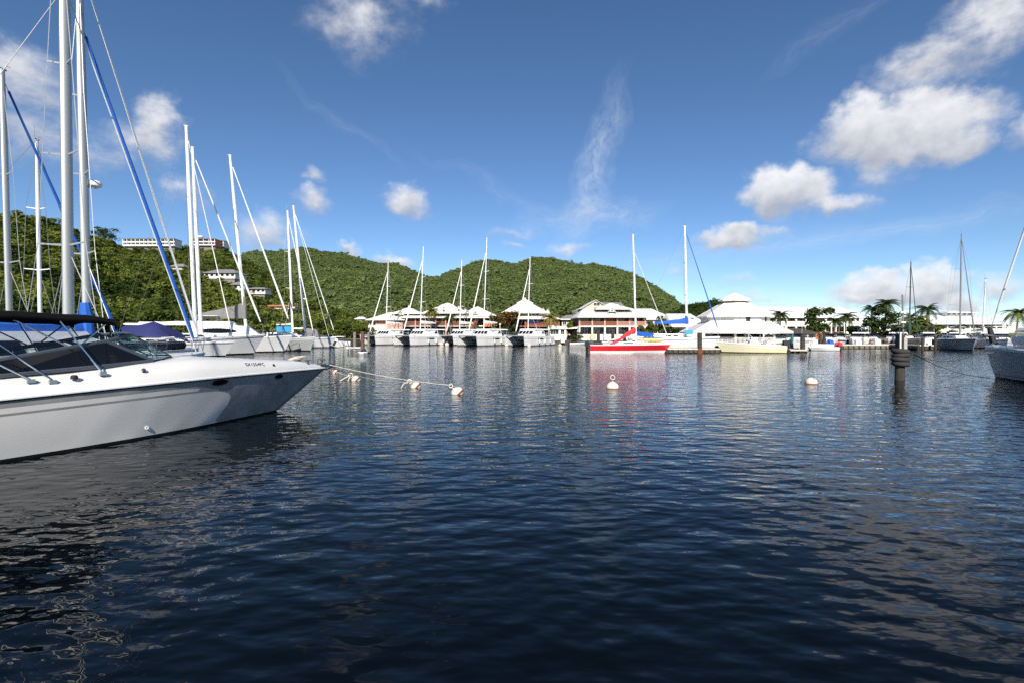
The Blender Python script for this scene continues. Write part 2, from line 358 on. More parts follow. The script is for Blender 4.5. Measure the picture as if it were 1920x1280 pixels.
# land: everything behind the quay line (one sheet to the horizon, with a quay face)
QUAY=[(-300,-60),(-70,-60),(-56,0),(-50,30),(-49,55),(-50,75),(-50,100),(-46,122),(-38,132),(-22,128),(-6,121),(9,115),(18,113),(30,104),(50,98),(62,95),(75,95),(95,92),(120,88),(400,70)]
def build_land():
    m=MB(); top=[(x,y,.95) for x,y in QUAY]; far=[(x*14 if i not in(0,len(QUAY)-1) else x*14,4200,.95) for i,(x,y) in enumerate(QUAY)]
    n=len(top); m.v=[*top,*far,*[(x,y,-1.2) for x,y in QUAY]]
    for i in range(n-1): m.f.append((i,i+1,n+i+1,n+i)); m.m.append(0)
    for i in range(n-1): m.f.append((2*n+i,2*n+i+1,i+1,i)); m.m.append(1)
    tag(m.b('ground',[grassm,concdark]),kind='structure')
build_land()
def interp(t,x):
    t=np.array(t,float); return [np.interp(x,t[:,0],t[:,k]) for k in range(1,t.shape[1])]
def vnoise(x,y,seed):
    r=np.random.default_rng(seed); s=0
    for k in range(10):
        a=r.uniform(0,6.28); f=1.6**(k*.62); s=s+np.sin((x*math.cos(a)+y*math.sin(a))*f+r.uniform(0,6.28))/f**.9
    return s/3.
class Hill:
    def __init__(s,ridge,base,zb,g,amp,ns,tree): s.r=ridge; s.bs=base; s.zb=zb; s.g=g; s.amp=amp; s.ns=ns; s.tree=tree
    def at(s,px,v):
        py,Yr=interp(s.r,px); Yb,=interp(s.bs,px)
        zr=CH+(624-py)/960*Yr-s.tree
        Y=Yb+(Yr-Yb)*v; x=(px-960)/960*Y
        z=s.zb+(np.maximum(zr,s.zb+.2)-s.zb)*np.power(np.clip(v,1e-6,None),s.g)
        z=z+s.amp*vnoise(x/s.ns,Y/s.ns,5)*np.sin(np.pi*np.clip(v,0,1))
        return x,Y,np.maximum(z,s.zb)
    def find(s,px,py):
        v=np.linspace(0.02,1,300); x,Y,z=s.at(np.full(300,float(px)),v)
        c=math.cos(TILT); sn=math.sin(TILT); d=Y*c-(z-CH)*sn; q=640-960*(Y*sn+(z-CH)*c)/d
        i=int(np.argmin(np.abs(q-py))); return Vector((x[i],Y[i],z[i]))
    def mesh(s,name,px0,px1,nx,nv,m):
        rows=[]; p=np.linspace(px0,px1,nx)
        for v in np.linspace(0,1,nv): rows.append(np.stack(s.at(p,np.full(nx,v)),1))
        x,Y,z=s.at(p,np.ones(nx))
        rows.append(np.stack((x*1.12,Y*1.12,z*.9),1)); rows.append(np.stack((x*1.5,Y*1.5,np.full(nx,.5)),1))
        o=MB().grid([[tuple(q) for q in r] for r in rows]).b(name,m,None,True); return tag(o,kind='structure')
left=Hill([(-700,400,150),(-300,392,150),(0,402,170),(60,404,190),(110,416,215),(165,440,260),(225,458,335),(330,462,365),(420,464,400),(452,484,410),(520,522,400),(600,560,350),(680,590,285),(760,612,230),(810,622,210)],
          [(-700,30),(-300,38),(0,51),(200,64),(300,73),(400,87),(500,104),(600,134),(700,152),(810,165)],.95,1.22,1.6,26,4.2)
mid=Hill([(380,500,620),(440,484,640),(456,476,660),(467,470,670),(516,470,700),(545,468,720),(563,463,740),(583,464,750),(610,472,760),(642,473,770),(664,480,780),(709,492,790),(745,493,790),(771,505,800),(798,517,820),(825,517,820),(843,508,800),(866,501,790),(888,490,780),(915,485,770),(951,491,760),(968,493,750),(1000,481,740),(1040,483,740),(1067,491,740),(1094,495,730),(1112,492,720),(1139,498,710),(1175,507,700),(1201,519,690),(1237,539,680),(1264,557,670),(1278,571,665),(1300,588,660),(1340,610,650)],
         [(380,230),(700,240),(1000,260),(1340,300)],1.,.92,13,100,3)
dark=Hill([(1180,612,430),(1230,597,430),(1262,579,430),(1278,576,430),(1300,571,430),(1318,570,430),(1332,564,430),(1345,560,430),(1362,562,430),(1385,572,430),(1420,590,430),(1470,612,430)],
          [(1180,215),(1470,215)],1.,.95,1.5,40,4)
left.mesh('hill',-700,810,90,40,soil); mid.mesh('hill',380,1340,110,40,soil); dark.mesh('hill',1180,1470,40,16,soil)

def leafmesh(name,nleaf,size,lobes,seed,m,el=(1,1,.8),up=.35,shell=.55):
    """leaf-sized quads scattered through a crown made of uneven lobes (unit radius, base at z=0)"""
    r=np.random.default_rng(seed)
    a=r.uniform(0,2*np.pi,lobes); rad=np.sqrt(r.uniform(0,1,lobes))*.62; cz=r.uniform(.25,1.35,lobes)*el[2]
    c=np.stack((np.cos(a)*rad*el[0],np.sin(a)*rad*el[1],cz),1); lr=r.uniform(.24,.46,lobes)*(1.15-.25*cz/el[2])
    k=r.integers(0,lobes,nleaf); d=r.normal(size=(nleaf,3)); d/=np.linalg.norm(d,axis=1)[:,None]; d[:,2]=np.where(d[:,2]<-.4,-d[:,2],d[:,2])
    p=c[k]+d*(lr[k]*r.uniform(shell,1.05,nleaf))[:,None]*np.array([1,1,.75])
    nrm=d*.8+r.normal(size=(nleaf,3))*.45+np.array([0,0,up]); nrm/=np.linalg.norm(nrm,axis=1)[:,None]
    t=np.cross(nrm,r.normal(size=(nleaf,3))); t/=np.linalg.norm(t,axis=1)[:,None]; b=np.cross(nrm,t)
    s=(size*r.uniform(.6,1.3,nleaf))[:,None]
    v=np.stack((p-t*s,p-b*s*.62,p+t*s,p+b*s*.62),1).reshape(-1,3)
    me=bpy.data.meshes.new(name); me.vertices.add(nleaf*4); me.vertices.foreach_set('co',v.ravel())
    me.loops.add(nleaf*4); me.loops.foreach_set('vertex_index',np.arange(nleaf*4)); me.polygons.add(nleaf); me.polygons.foreach_set('loop_start',np.arange(nleaf)*4)
    me.update(calc_edges=True); me.materials.append(m); return me
def crown_set(tagname,n,nleaf,size,lobes,m,seed,**k):
    c=bpy.data.collections.new(tagname)          # sources only, not linked to the scene
    for i in range(n):
        c.objects.link(bpy.data.objects.new('crown_source',leafmesh('crown_source',nleaf,size,lobes,seed+i,m,**k)))
    return c
def woods(name,pts,scl,src):
    me=bpy.data.meshes.new(name); n=len(pts); me.vertices.add(n); me.vertices.foreach_set('co',np.asarray(pts,float).ravel())
    a=me.attributes.new('size','FLOAT_VECTOR','POINT'); a.data.foreach_set('vector',np.asarray(scl,float).ravel())
    a=me.attributes.new('turn','FLOAT','POINT'); a.data.foreach_set('value',rng.uniform(0,6.28,n))
    a=me.attributes.new('which','INT','POINT'); a.data.foreach_set('value',rng.integers(0,len(src.objects),n).astype(np.int32))
    o=bpy.data.objects.new(name,me); COL.objects.link(o)
    g=bpy.data.node_groups.new(name,'GeometryNodeTree'); g.interface.new_socket('Geometry',in_out='INPUT',socket_type='NodeSocketGeometry'); g.interface.new_socket('Geometry',in_out='OUTPUT',socket_type='NodeSocketGeometry')
    N=g.nodes; L=g.links; gi=N.new('NodeGroupInput'); go=N.new('NodeGroupOutput'); ip=N.new('GeometryNodeInstanceOnPoints'); ci=N.new('GeometryNodeCollectionInfo')
    ci.inputs[0].default_value=src; ci.inputs['Separate Children'].default_value=True; ci.inputs['Reset Children'].default_value=True
    def at(nm,t):
        q=N.new('GeometryNodeInputNamedAttribute'); q.data_type=t; q.inputs[0].default_value=nm; return q.outputs[0]
    ip.inputs['Pick Instance'].default_value=True
    L.new(gi.outputs[0],ip.inputs['Points']); L.new(ci.outputs[0],ip.inputs['Instance']); L.new(at('which','INT'),ip.inputs['Instance Index']); L.new(at('size','FLOAT_VECTOR'),ip.inputs['Scale'])
    cx=N.new('ShaderNodeCombineXYZ'); L.new(at('turn','FLOAT'),cx.inputs[2]); L.new(cx.outputs[0],ip.inputs['Rotation'])
    L.new(ip.outputs[0],go.inputs[0]); md=o.modifiers.new('scatter','NODES'); md.node_group=g
    return tag(o,kind='stuff')
CLEAR=[]     # (x, y, radius) kept free of trees
def hill_points(h,px0,px1,n,v0=0.,v1=1.02):
    px=rng.uniform(px0,px1,n*3); v=rng.uniform(v0,v1,n*3)
    Yb,=interp(h.bs,px); _,Yr=interp(h.r,px); w=(Yb+(Yr-Yb)*v)*(Yr-Yb); k=rng.uniform(0,1,n*3)<w/np.max(w)
    x,y,z=h.at(px[k],v[k]); p=np.stack((x,y,z),1)[:n]
    for cx,cy,r in CLEAR: p=p[(p[:,0]-cx)**2+(p[:,1]-cy)**2>r*r]
    return p
# ================= BUILDINGS (each wall measured on its own plane)
def hip(T,x0,x1,y0,y1,z,xr0,xr1,yr,zr,m=roofw,name='roof',th=.14,seams=.0):
    b=MB(); e=[(x0,y0,z),(x1,y0,z),(x1,y1,z),(x0,y1,z)]; r0=(xr0,yr,zr); r1=(xr1,yr,zr)
    v=e+[r0,r1]+[(a,c,d-th) for a,c,d in e]
    b.add(v,[(0,1,5,4),(1,2,5),(2,3,4,5),(3,0,4),(0,6,7,1),(1,7,8,2),(2,8,9,3),(3,9,6,0),(6,9,8,7)])
    o=b.b(name,m,T,w=True)
    if seams:                              # standing seams on the visible slopes
        s=MB(); n=int((x1-x0)/seams)
        for i in range(1,n):
            x=x0+(x1-x0)*i/n
            if x<xr0: f=(x-x0)/max(.01,xr0-x0)
            elif x>xr1: f=(x1-x)/max(.01,x1-xr1)
            else: f=1
            a=Vector((x,y0,z+.02)); t=Vector((x,y0+(yr-y0)*f,z+(zr-z)*f+.02)); s.tube([a,t],.035,4)
        s.b('roof_seam',m,o,w=True)
    return o
def pyramid(T,cx,cy,r,z0,z1,m=roofw,n=4,rot=45,r1=.02,name='roof',th=.12,trim=None):
    b=MB(); a0=R(rot); vs=[]
    for rr,z in ((r,z0-th),(r,z0),(r1,z1)):
        vs+=[(cx+rr*math.cos(a0+2*math.pi*i/n),cy+rr*math.sin(a0+2*math.pi*i/n),z) for i in range(n)]
    fs=[tuple(range(n))[::-1]]+[(k*n+i,k*n+(i+1)%n,(k+1)*n+(i+1)%n,(k+1)*n+i) for k in (0,1) for i in range(n)]+[tuple(range(2*n,3*n))]
    o=b.add(vs,fs).b(name,m,T,w=True)
    for i in range(n): MB().tube([vs[n+i],vs[2*n+i]],.05,4).b('ridge_cap',m,o,w=True)
    return o
def gable(T,x0,x1,y0,y1,z,zr,m=roofw,over=.3,name='dormer',wallm=wallw,win=True):
    xc=(x0+x1)/2; w=MB().add([(x0,y0,z),(x1,y0,z),(xc,y0,zr),(x0,y1,z),(x1,y1,z),(xc,y1,zr)],[(0,1,2),(3,5,4),(0,3,4,1)]).b(name,wallm,T,w=True)
    k=(zr-z)/(xc-x0)
    r=MB()
    for s in (-1,1):
        a=[(xc,y0-over,zr+.03),(xc+s*(xc-x0+over),y0-over,z-over*k+.03),(xc+s*(xc-x0+over),y1,z-over*k+.03),(xc,y1,zr+.03)]
        r.hexa(a+[(p[0],p[1],p[2]+.1) for p in a])
    r.b('dormer_roof',m,w,w=True)
    if win:
        h=zr-z; q=MB().add([(xc-.42*h*.6,y0-.02,z+.12*h),(xc+.42*h*.6,y0-.02,z+.12*h),(xc,y0-.02,z+.72*h)],[(0,1,2)]); q.b('window',winglass,w,w=True)
    return w
def wall(T,x0,x1,y,z0,z1,m=wallw,th=.2,name='wall'): return MB().box(x0,x1,y,y+th,z0,z1).b(name,m,T,w=True)
def win(T,x0,x1,y,z0,z1,m=winglass,fr=trimw,bars=1,name='window'):
    o=MB().box(x0,x1,y-.02,y+.06,z0,z1).b(name,m,T,w=True); f=MB(); t=.07
    f.box(x0-t,x1+t,y-.06,y-.021,z1,z1+t).box(x0-t,x1+t,y-.08,y-.021,z0-t,z0).box(x0-t,x0,y-.06,y-.021,z0,z1).box(x1,x1+t,y-.06,y-.021,z0,z1)
    for k in range(bars): x=x0+(x1-x0)*(k+1)/(bars+1); f.box(x-.03,x+.03,y-.05,y-.021,z0,z1)
    f.b('window_frame',fr,o,w=True); return o
def posts(T,xs,y,z0,z1,m=trimw,t=.11):
    for x in xs: MB().box(x-t,x+t,y-t,y+t,z0,z1).b('post',m,T,w=True)
def railing(T,x0,x1,y,z0,h,m=woodred,step=.28,posts_=None,t=.03):
    o=MB().box(x0,x1,y-.05,y+.05,z0+h-.07,z0+h).box(x0,x1,y-.04,y+.04,z0+.06,z0+.14).b('railing',m,T,w=True)
    b=MB(); n=max(2,int((x1-x0)/step))
    for i in range(n+1): x=x0+(x1-x0)*i/n; b.box(x-t*1.9,x+t*1.9,y-t,y+t,z0+.1,z0+h-.05)
    b.b('baluster',m,o,w=True)
def block(T,x0,x1,y0,y1,z0,z1,m,name='wall'): return MB().box(x0,x1,y0,y1,z0,z1).b(name,m,T,w=True)
GZ=.95
# ---- A: salmon resort with white hipped roofs
Y=126; A=thing('resort_building','salmon and white two storey resort with long white hipped roof and red brown balcony','building',(X(800,Y),Y+5,GZ))
x=lambda px:X(px,Y); z=lambda py:Z(py,Y)
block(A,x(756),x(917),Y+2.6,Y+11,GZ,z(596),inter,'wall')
MB().box(x(754),x(917),Y+.2,Y+2.6,z(612.5),z(610.5)).b('balcony_floor',trimw,A,w=True)
wall(A,x(691),x(755),Y+.4,GZ,z(600.5),wallpink); block(A,x(691),x(755),Y+.62,Y+9,GZ,z(600.5),wallw)
wall(A,x(690.5),x(722),Y+.1,GZ,z(610),wallw,.28)
win(A,x(693),x(704),Y+.38,z(611),z(603)); win(A,x(725),x(736),Y+.38,z(607.5),z(602)); win(A,x(742),x(751),Y+.38,z(607.5),z(601.5))
hip(A,x(687),x(760),Y-.9,Y+9,z(600),x(724),x(760),Y+4,z(584.5),seams=.9)
hip(A,x(753),x(920),Y-1.0,Y+12,z(595.8),x(765),x(905),Y+5.5,z(583.8),seams=.9)
posts(A,[x(p) for p in (754,779,797,817,836,862,891)],Y+.05,GZ,z(596),wallpink,.13)
for a,b in ((754.6,796.5),(797.6,835.6),(836.6,861.5),(862.6,890)): railing(A,x(a),x(b),Y+.1,z(611),z(603)-z(611),woodred,.24)
for p0,p1 in ((758,774),(782,795),(800,815),(820,834)): win(A,x(p0),x(p1),Y+2.58,z(609),z(599),bars=2,fr=woodred)
for p0,p1 in ((760,776),(783,796),(803,816),(822,838),(842,850),(868,878)): win(A,x(p0),x(p1),Y+2.58,z(628),z(616),bars=1)
pyramid(A,x(760),Y+4.5,5.6,z(588),z(579.5),r1=1.6); pyramid(A,x(760),Y+4.5,2.2,z(579.6),z(575.4)); MB().box(x(760)-.18,x(760)+.18,Y+4.3,Y+4.7,z(576),z(572)).b('finial',trimw,A,w=True)
gable(A,x(748),x(756),Y+.6,Y+3,z(591),z(584.5)); gable(A,x(731),x(739),Y+.9,Y+3,z(593),z(587))
pyramid(A,x(835),Y+5,8.2,z(587.5),z(571.5),r1=1.9); pyramid(A,x(835),Y+5,2.5,z(572.),z(566))
gable(A,x(826),x(839),Y+.0,Y+4,z(586),z(576)); gable(A,x(853),x(867),Y+.3,Y+6,z(586.5),z(575),wallm=roofw)
pyramid(A,x(893),Y+5,7.0,z(592),z(578.5),r1=1.7); pyramid(A,x(893),Y+5,2.3,z(579),z(573.3))
gable(A,x(888),x(895),Y+.0,Y+3,z(589),z(583)); gable(A,x(868),x(876),Y+.3,Y+5,z(585.5),z(580),wallm=roofw,win=False)
s=MB()
for k in range(12):
    u=k/11; s.box(x(893-13*u)-.5,x(893-13*u)+.5,Y-1.6,Y-.6,z(603+22*u)-.06,z(603+22*u)+.04)
s.b('stair_tread',woodred,A,w=True)
for yy in (Y-1.65,Y-.55): MB().tube([(x(893),yy,z(603)),(x(880),yy,z(625))],.12,4).tube([(x(893),yy,z(599.5)),(x(880),yy,z(621))],.06,4).b('stair_rail',woodred,A,w=True)
hip(A,x(905),x(932),Y-1.5,Y+3,z(612),x(910),x(927),Y+.5,z(605),rooforange,'porch_roof')
T=thing('parked_car','small red car parked under the resort balcony behind the catamarans','car',(x(853),Y+1.2,GZ))
MB().frus([(-1.9,-.8,.35),(1.9,-.8,.35),(1.9,.8,.35),(-1.9,.8,.35)],[(-1.85,-.78,.95),(1.8,-.78,.9),(1.8,.78,.9),(-1.85,.78,.95)]).b('body',redcar,T); MB().frus([(-1.5,-.72,.93),(1.0,-.72,.9),(1.0,.72,.9),(-1.5,.72,.93)],[(-1.0,-.6,1.5),(.4,-.6,1.5),(.4,.6,1.5),(-1.0,.6,1.5)]).b('window',gel2,T)
for a in (-1.2,1.2):
    for s_ in (-.78,.78): MB().torus((a,s_,.32),.24,.09,16,6,'y').b('wheel',black,T)
# ---- B: pyramid roof building
Y=124; B_=thing('pyramid_roof_building','white roofed building with tall stepped pyramid roof and roof finial','building',(x(990),Y+5,GZ))
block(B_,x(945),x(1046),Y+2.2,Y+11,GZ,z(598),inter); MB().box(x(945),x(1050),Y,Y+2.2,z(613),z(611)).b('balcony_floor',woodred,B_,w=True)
hip(B_,x(953),x(1051),Y-1,Y+12,z(598),x(985),x(1000),Y+5.5,z(577),seams=.9); pyramid(B_,x(984),Y+5,8.0,z(587),z(567),r1=2.1); pyramid(B_,x(985),Y+5,2.9,z(567.2),z(558.5)); MB().box(x(985)-.25,x(985)+.25,Y+4.8,Y+5.2,z(560),z(556.5)).b('finial',trimw,B_,w=True)
gable(B_,x(1012),x(1025),Y,Y+6,z(590),z(578.5),wallm=roofw,win=False); gable(B_,x(1023),x(1033),Y+.8,Y+6,z(591),z(580),wallm=roofw,win=False)
posts(B_,[x(p) for p in (985,1006,1029,1048)],Y+.1,GZ,z(598),woodred,.15)
for a,b in ((985.6,1005.4),(1006.6,1028.4),(1029.6,1047.4)): railing(B_,x(a),x(b),Y+.1,z(611),z(604)-z(611),woodred,.24)
for a,b in ((988,1003),(1010,1026),(1032,1045)): win(B_,x(a),x(b),Y+2.18,z(609.5),z(600.5),bars=1,fr=woodred); win(B_,x(a),x(b),Y+2.18,z(628),z(616),bars=1)
Y=116; K=thing('quay_kiosk','low white kiosk with flat white roof and columns on the grassy quay','building',(x(1050),Y+2,GZ))
MB().frus([(x(1027),Y-.3,z(617.5)),(x(1066),Y-.3,z(617.5)),(x(1066),Y+5,z(617.5)),(x(1027),Y+5,z(617.5))],[(x(1029),Y+.3,z(610)),(x(1062),Y+.3,z(613)),(x(1062),Y+4,z(613)),(x(1029),Y+4,z(610))]).b('roof',roofw,K,w=True)
MB().frus([(x(1062),Y-.5,z(617.2)),(x(1085),Y-.5,z(616.5)),(x(1085),Y+4,z(616.5)),(x(1062),Y+4,z(617.2))],[(x(1064),Y,z(616)),(x(1084),Y,z(612.5)),(x(1084),Y+4,z(612.5)),(x(1064),Y+4,z(616))]).b('roof',roofw,K,w=True)
block(K,x(1031),x(1062),Y+.6,Y+4,GZ,z(618),inter); wall(K,x(1029),x(1060),Y+.3,GZ,z(627.5),wallw,.25); posts(K,[x(p) for p in (1030,1049.5,1060,1084)],Y+.15,GZ,z(617.6),trimw,.2)
win(K,x(1033),x(1047),Y+.58,z(627),z(618.5),bars=2); win(K,x(1051),x(1058),Y+.58,z(627),z(618.5),bars=1)
block(K,x(1050),x(1057),Y-2.2,Y-1,GZ-.5,z(631),wallw,'step')
# ---- C: long two storey balcony building
Y=114; C=thing('balcony_building','long white roofed two storey building with timber balcony and dark ground floor openings','building',(x(1150),Y+5,GZ))
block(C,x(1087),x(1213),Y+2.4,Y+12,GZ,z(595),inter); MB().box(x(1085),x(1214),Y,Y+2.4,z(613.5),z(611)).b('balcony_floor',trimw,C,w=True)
hip(C,x(1081),x(1218),Y-1.1,Y+13,z(595),x(1100),x(1200),Y+6,z(577),seams=.85)
posts(C,[x(p) for p in (1086.5,1110.5,1134,1157.5,1180.5,1210)],Y+.1,z(611),z(595.5),wallpink,.16); posts(C,[x(p) for p in (1086.5,1110.5,1134,1157.5,1180.5,1210)],Y+.12,GZ,z(613.5),trimw,.18)
for a,b in ((1087.3,1109.8),(1111.3,1133.3),(1134.8,1156.8),(1158.3,1179.8),(1181.3,1209)): railing(C,x(a),x(b),Y+.12,z(611),z(603)-z(611),woodred if a<1150 else wallpink,.2)
for a,b in ((1089,1108),(1113,1131),(1160,1178),(1184,1207)): win(C,x(a),x(b),Y+2.38,z(608),z(597),bars=2,fr=woodred)
block(C,x(1136),x(1156),Y+1.9,Y+2.38,z(611),z(596.5),woodred,'shutter')
for a,b in ((1088,1109),(1112,1132),(1136,1156),(1160,1179),(1183,1208)):
    win(C,x(a),x(b),Y+2.38,z(627),z(614.5),bars=3)
block(C,x(1087),x(1213),Y+1.0,Y+1.3,GZ,z(627.5),wallw,'wall')
pyramid(C,x(1155),Y+6,6.,z(579),z(570),r1=1.5); pyramid(C,x(1155),Y+6,2.1,z(570.2),z(565.8)); gable(C,x(1144),x(1156),Y+1.5,Y+5,z(584.5),z(577),wallm=roofw)
# C2: beige gabled house behind
Y=135; D=thing('gabled_house','beige gabled house with grey shingle roof behind the balcony building','building',(x(1125),Y+5,GZ))
block(D,x(1092),x(1142),Y,Y+12,GZ,z(578.5),wallbeige); gw=gable(D,x(1091),x(1142),Y-.02,Y+12,z(578.5),z(563.5),m=roofw,over=.5,name='gable_wall',wallm=wallbeige,win=False)
win(D,x(1113),x(1124),Y-.1,z(573),z(568.5),bars=1); win(D,x(1101),x(1111),Y-.1,z(587),z(577.5),bars=2,m=wallw); win(D,x(1113.5),x(1120),Y-.1,z(582),z(577),bars=1)
hip(D,x(1112),x(1178),Y+3,Y+14,z(575),x(1120),x(1176),Y+8,z(564),roofgrey,'rear_roof'); block(D,x(1125),x(1176),Y+4,Y+13,GZ,z(575.2),wallbeige)
hip(D,x(1075),x(1094),Y+2,Y+9,z(590),x(1077),x(1092),Y+5,z(581),roofgrey,'side_roof'); block(D,x(1076.5),x(1091),Y+3,Y+8,GZ,z(590),wallbeige)
Y=126; D2=thing('shingle_annex','low annex with grey shingle hip roof left of the balcony building','building',(x(1068),Y+4,GZ)); hip(D2,x(1050),x(1087),Y,Y+8,z(598.5),x(1064),x(1084),Y+4,z(590),roofgrey); MB().box(x(1051),x(1087),Y-.1,Y,z(600),z(598.3)).b('fascia',trimw,D2,w=True); block(D2,x(1054),x(1085),Y+.8,Y+7,GZ,z(598.6),wallbeige)
for a,b in ((1056,1062),(1068,1075)): win(D2,x(a),x(b),Y+.78,z(609),z(602))
# big white roofs right of C
Y=120; E1=thing('white_roof_hall','hall with broad plain white hipped metal roof right of the balcony building','building',(x(1225),Y+6,GZ))
block(E1,x(1196),x(1262),Y+1,Y+15,GZ,z(599),wallw); hip(E1,x(1190),x(1266),Y-.5,Y+16,z(598.8),x(1203),x(1236),Y+7,z(576.5),roofw2,seams=1.); posts(E1,[x(1226),x(1262)],Y+.2,GZ,z(599),trimw,.12)
for a,b in ((1216,1224),(1230,1240),(1246,1256)): win(E1,x(a),x(b),Y+.98,z(615),z(604),bars=1)
Y=112; E2=thing('white_roof_shed','low building under a wide white roof with small vents, left of the pavilion','building',(x(1295),Y+6,GZ))
block(E2,x(1265),x(1325),Y+1,Y+14,GZ,z(613),wallw); hip(E2,x(1258),x(1334),Y-.5,Y+16,z(612.5),x(1270),x(1318),Y+8,z(586),roofw2,seams=1.)
for a,b in ((1283,603),(1311,597),(1298,607)): MB().box(x(a)-.3,x(a)+.3,Y+4,Y+5,z(b),z(b-2)).b('roof_vent',roofgrey,E2,w=True)
for a,b in ((1272,1282),(1288,1298)): win(E2,x(a),x(b),Y+.98,z(624),z(616),bars=1)
# ---- pavilion on the dock
Y=84; V=thing('dock_pavilion','octagonal white pavilion with three stacked roofs on the dock','building',(x(1376),Y,GZ)); cx=x(1377)
n=8; r0=22.5
pyramid(V,cx,Y,8.55,z(622.5),z(604.5),roofw,8,r0,r1=5.3,name='veranda_roof',th=.28)
b=MB(); ring=[(cx+5.2*math.cos(R(r0)+2*math.pi*i/n),Y+5.2*math.sin(R(r0)+2*math.pi*i/n)) for i in range(n)]
for i in range(n):
    p,q=ring[i],ring[(i+1)%n]; W_=MB().poly([(p[0],p[1],z(606)),(q[0],q[1],z(606)),(q[0],q[1],z(592)),(p[0],p[1],z(592))]).b('clerestory_wall',wallw,V,w=True)
    qd=((p[0],p[1],z(605)),(q[0],q[1],z(605)),(q[0],q[1],z(593.3)),(p[0],p[1],z(593.3)))
    for u in (.0,.2,.4,.6,.8): MB().pane(qd,u+.012,u+.188,.08,.92,.03,.02).b('wall_panel',trimw,W_,w=True)
    if i in (5,6): MB().pane(qd,.42,.58,.1,.95,.06,.02).b('window',winglass,W_,w=True)
    MB().pane(qd,0,1,-.07,.02,.06,.02).b('wall_trim',woodred,W_,w=True)
pyramid(V,cx,Y,5.85,z(594),z(568),roofw,8,r0,r1=1.95,name='roof',th=.2); MB().lathe([(1.85,z(569)),(1.85,z(562.5))],8,(cx,Y,0)).b('cupola_wall',woodred,V,w=True); pyramid(V,cx,Y,2.55,z(563.6),z(549.8),roofw,8,r0,name='cupola_roof',th=.2)
for i in range(n):
    a=R(r0)+2*math.pi*i/n; MB().box(cx+7.6*math.cos(a)-.13,cx+7.6*math.cos(a)+.13,Y+7.6*math.sin(a)-.13,Y+7.6*math.sin(a)+.13,GZ,z(622.5)+.2).b('post',trimw,V,w=True)
    a2=a+2*math.pi/n; p=Vector((cx+7.6*math.cos(a),Y+7.6*math.sin(a),GZ)); q=Vector((cx+7.6*math.cos(a2),Y+7.6*math.sin(a2),GZ)); m=MB()
    if i in (3,4,5,6,7,0):
        m.tube([p+Vector((0,0,.95)),q+Vector((0,0,.95))],.05,4).tube([p+Vector((0,0,.12)),q+Vector((0,0,.12))],.04,4); rl=m.b('railing',trimw,V,w=True); bl=MB()
        for k in range(1,30): c=p.lerp(q,k/30); bl.box(c.x-.045,c.x+.045,c.y-.02,c.y+.02,GZ+.1,GZ+.93)
        bl.b('baluster',trimw,rl,w=True)
MB().lathe([(4.6,GZ),(4.6,z(606))],8,(cx,Y+.5,0)).b('inner_wall',inter,V,w=True)
for px_,t_ in ((1440,0),(1446,1),(1452,0),(1466,1)): MB().lathe([(.16,GZ),(.2,GZ+.7),(.17,GZ+1.35),(.1,GZ+1.5),(.12,GZ+1.75),(.02,GZ+1.8)],8,(x(px_),Y-3.5+t_*.4,0)).b('wetsuit_rack',mat('wetsuit_%d'%px_,((.5,.45,.4),(.02,.16,.18))[t_],.8),V,w=True)
# ---- brown roofed hut
Y=90; Hh=thing('brown_roof_hut','small white hut with dark brown hipped shingle roof beside the pavilion','building',(x(1505),Y+3,GZ))
block(Hh,x(1481),x(1533),Y+.6,Y+6,GZ,z(624),wallw); hip(Hh,x(1473),x(1536),Y-.4,Y+7,z(624.3),x(1490),x(1516),Y+3,z(615.5),roofbrown,th=.2); hip(Hh,x(1466),x(1500),Y+7,Y+12,z(616),x(1474),x(1494),Y+9,z(611.5),roofbrown,'rear_roof'); block(Hh,x(1470),x(1497),Y+7.5,Y+11,GZ,z(616),wallw)
win(Hh,x(1507),x(1514),Y+.58,z(634),z(627),bars=1); win(Hh,x(1487),x(1493),Y+.58,z(634),z(627),bars=1); win(Hh,x(1522),x(1528),Y+.58,z(634),z(627),bars=1)
# ---- long white building right
Y=122; Lb=thing('long_white_building','very long white two storey building with pale metal roof behind the palms','building',(x(1530),Y+6,GZ))
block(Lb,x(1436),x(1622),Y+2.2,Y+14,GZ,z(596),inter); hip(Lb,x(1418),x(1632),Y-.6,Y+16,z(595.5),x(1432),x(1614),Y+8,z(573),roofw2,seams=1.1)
MB().box(x(1434),x(1624),Y,Y+2.2,z(612.5),z(609.5)).b('balcony_floor',trimw,Lb,w=True)
pl=[1437+i*18.5 for i in range(11)]; posts(Lb,[x(p) for p in pl],Y+.1,GZ,z(596),trimw,.2)
for a,b in zip(pl,pl[1:]):
    block(Lb,x(a)+.25,x(b)-.25,Y+.06,Y+.16,z(609.5),z(602.6),wallw,'balcony_panel'); win(Lb,x(a+3),x(b-3),Y+2.18,z(602),z(597),bars=1); win(Lb,x(a+3),x(b-3),Y+2.18,z(625),z(615),bars=1)
block(Lb,x(1436),x(1622),Y+.4,Y+.6,GZ,z(622),wallw,'wall')
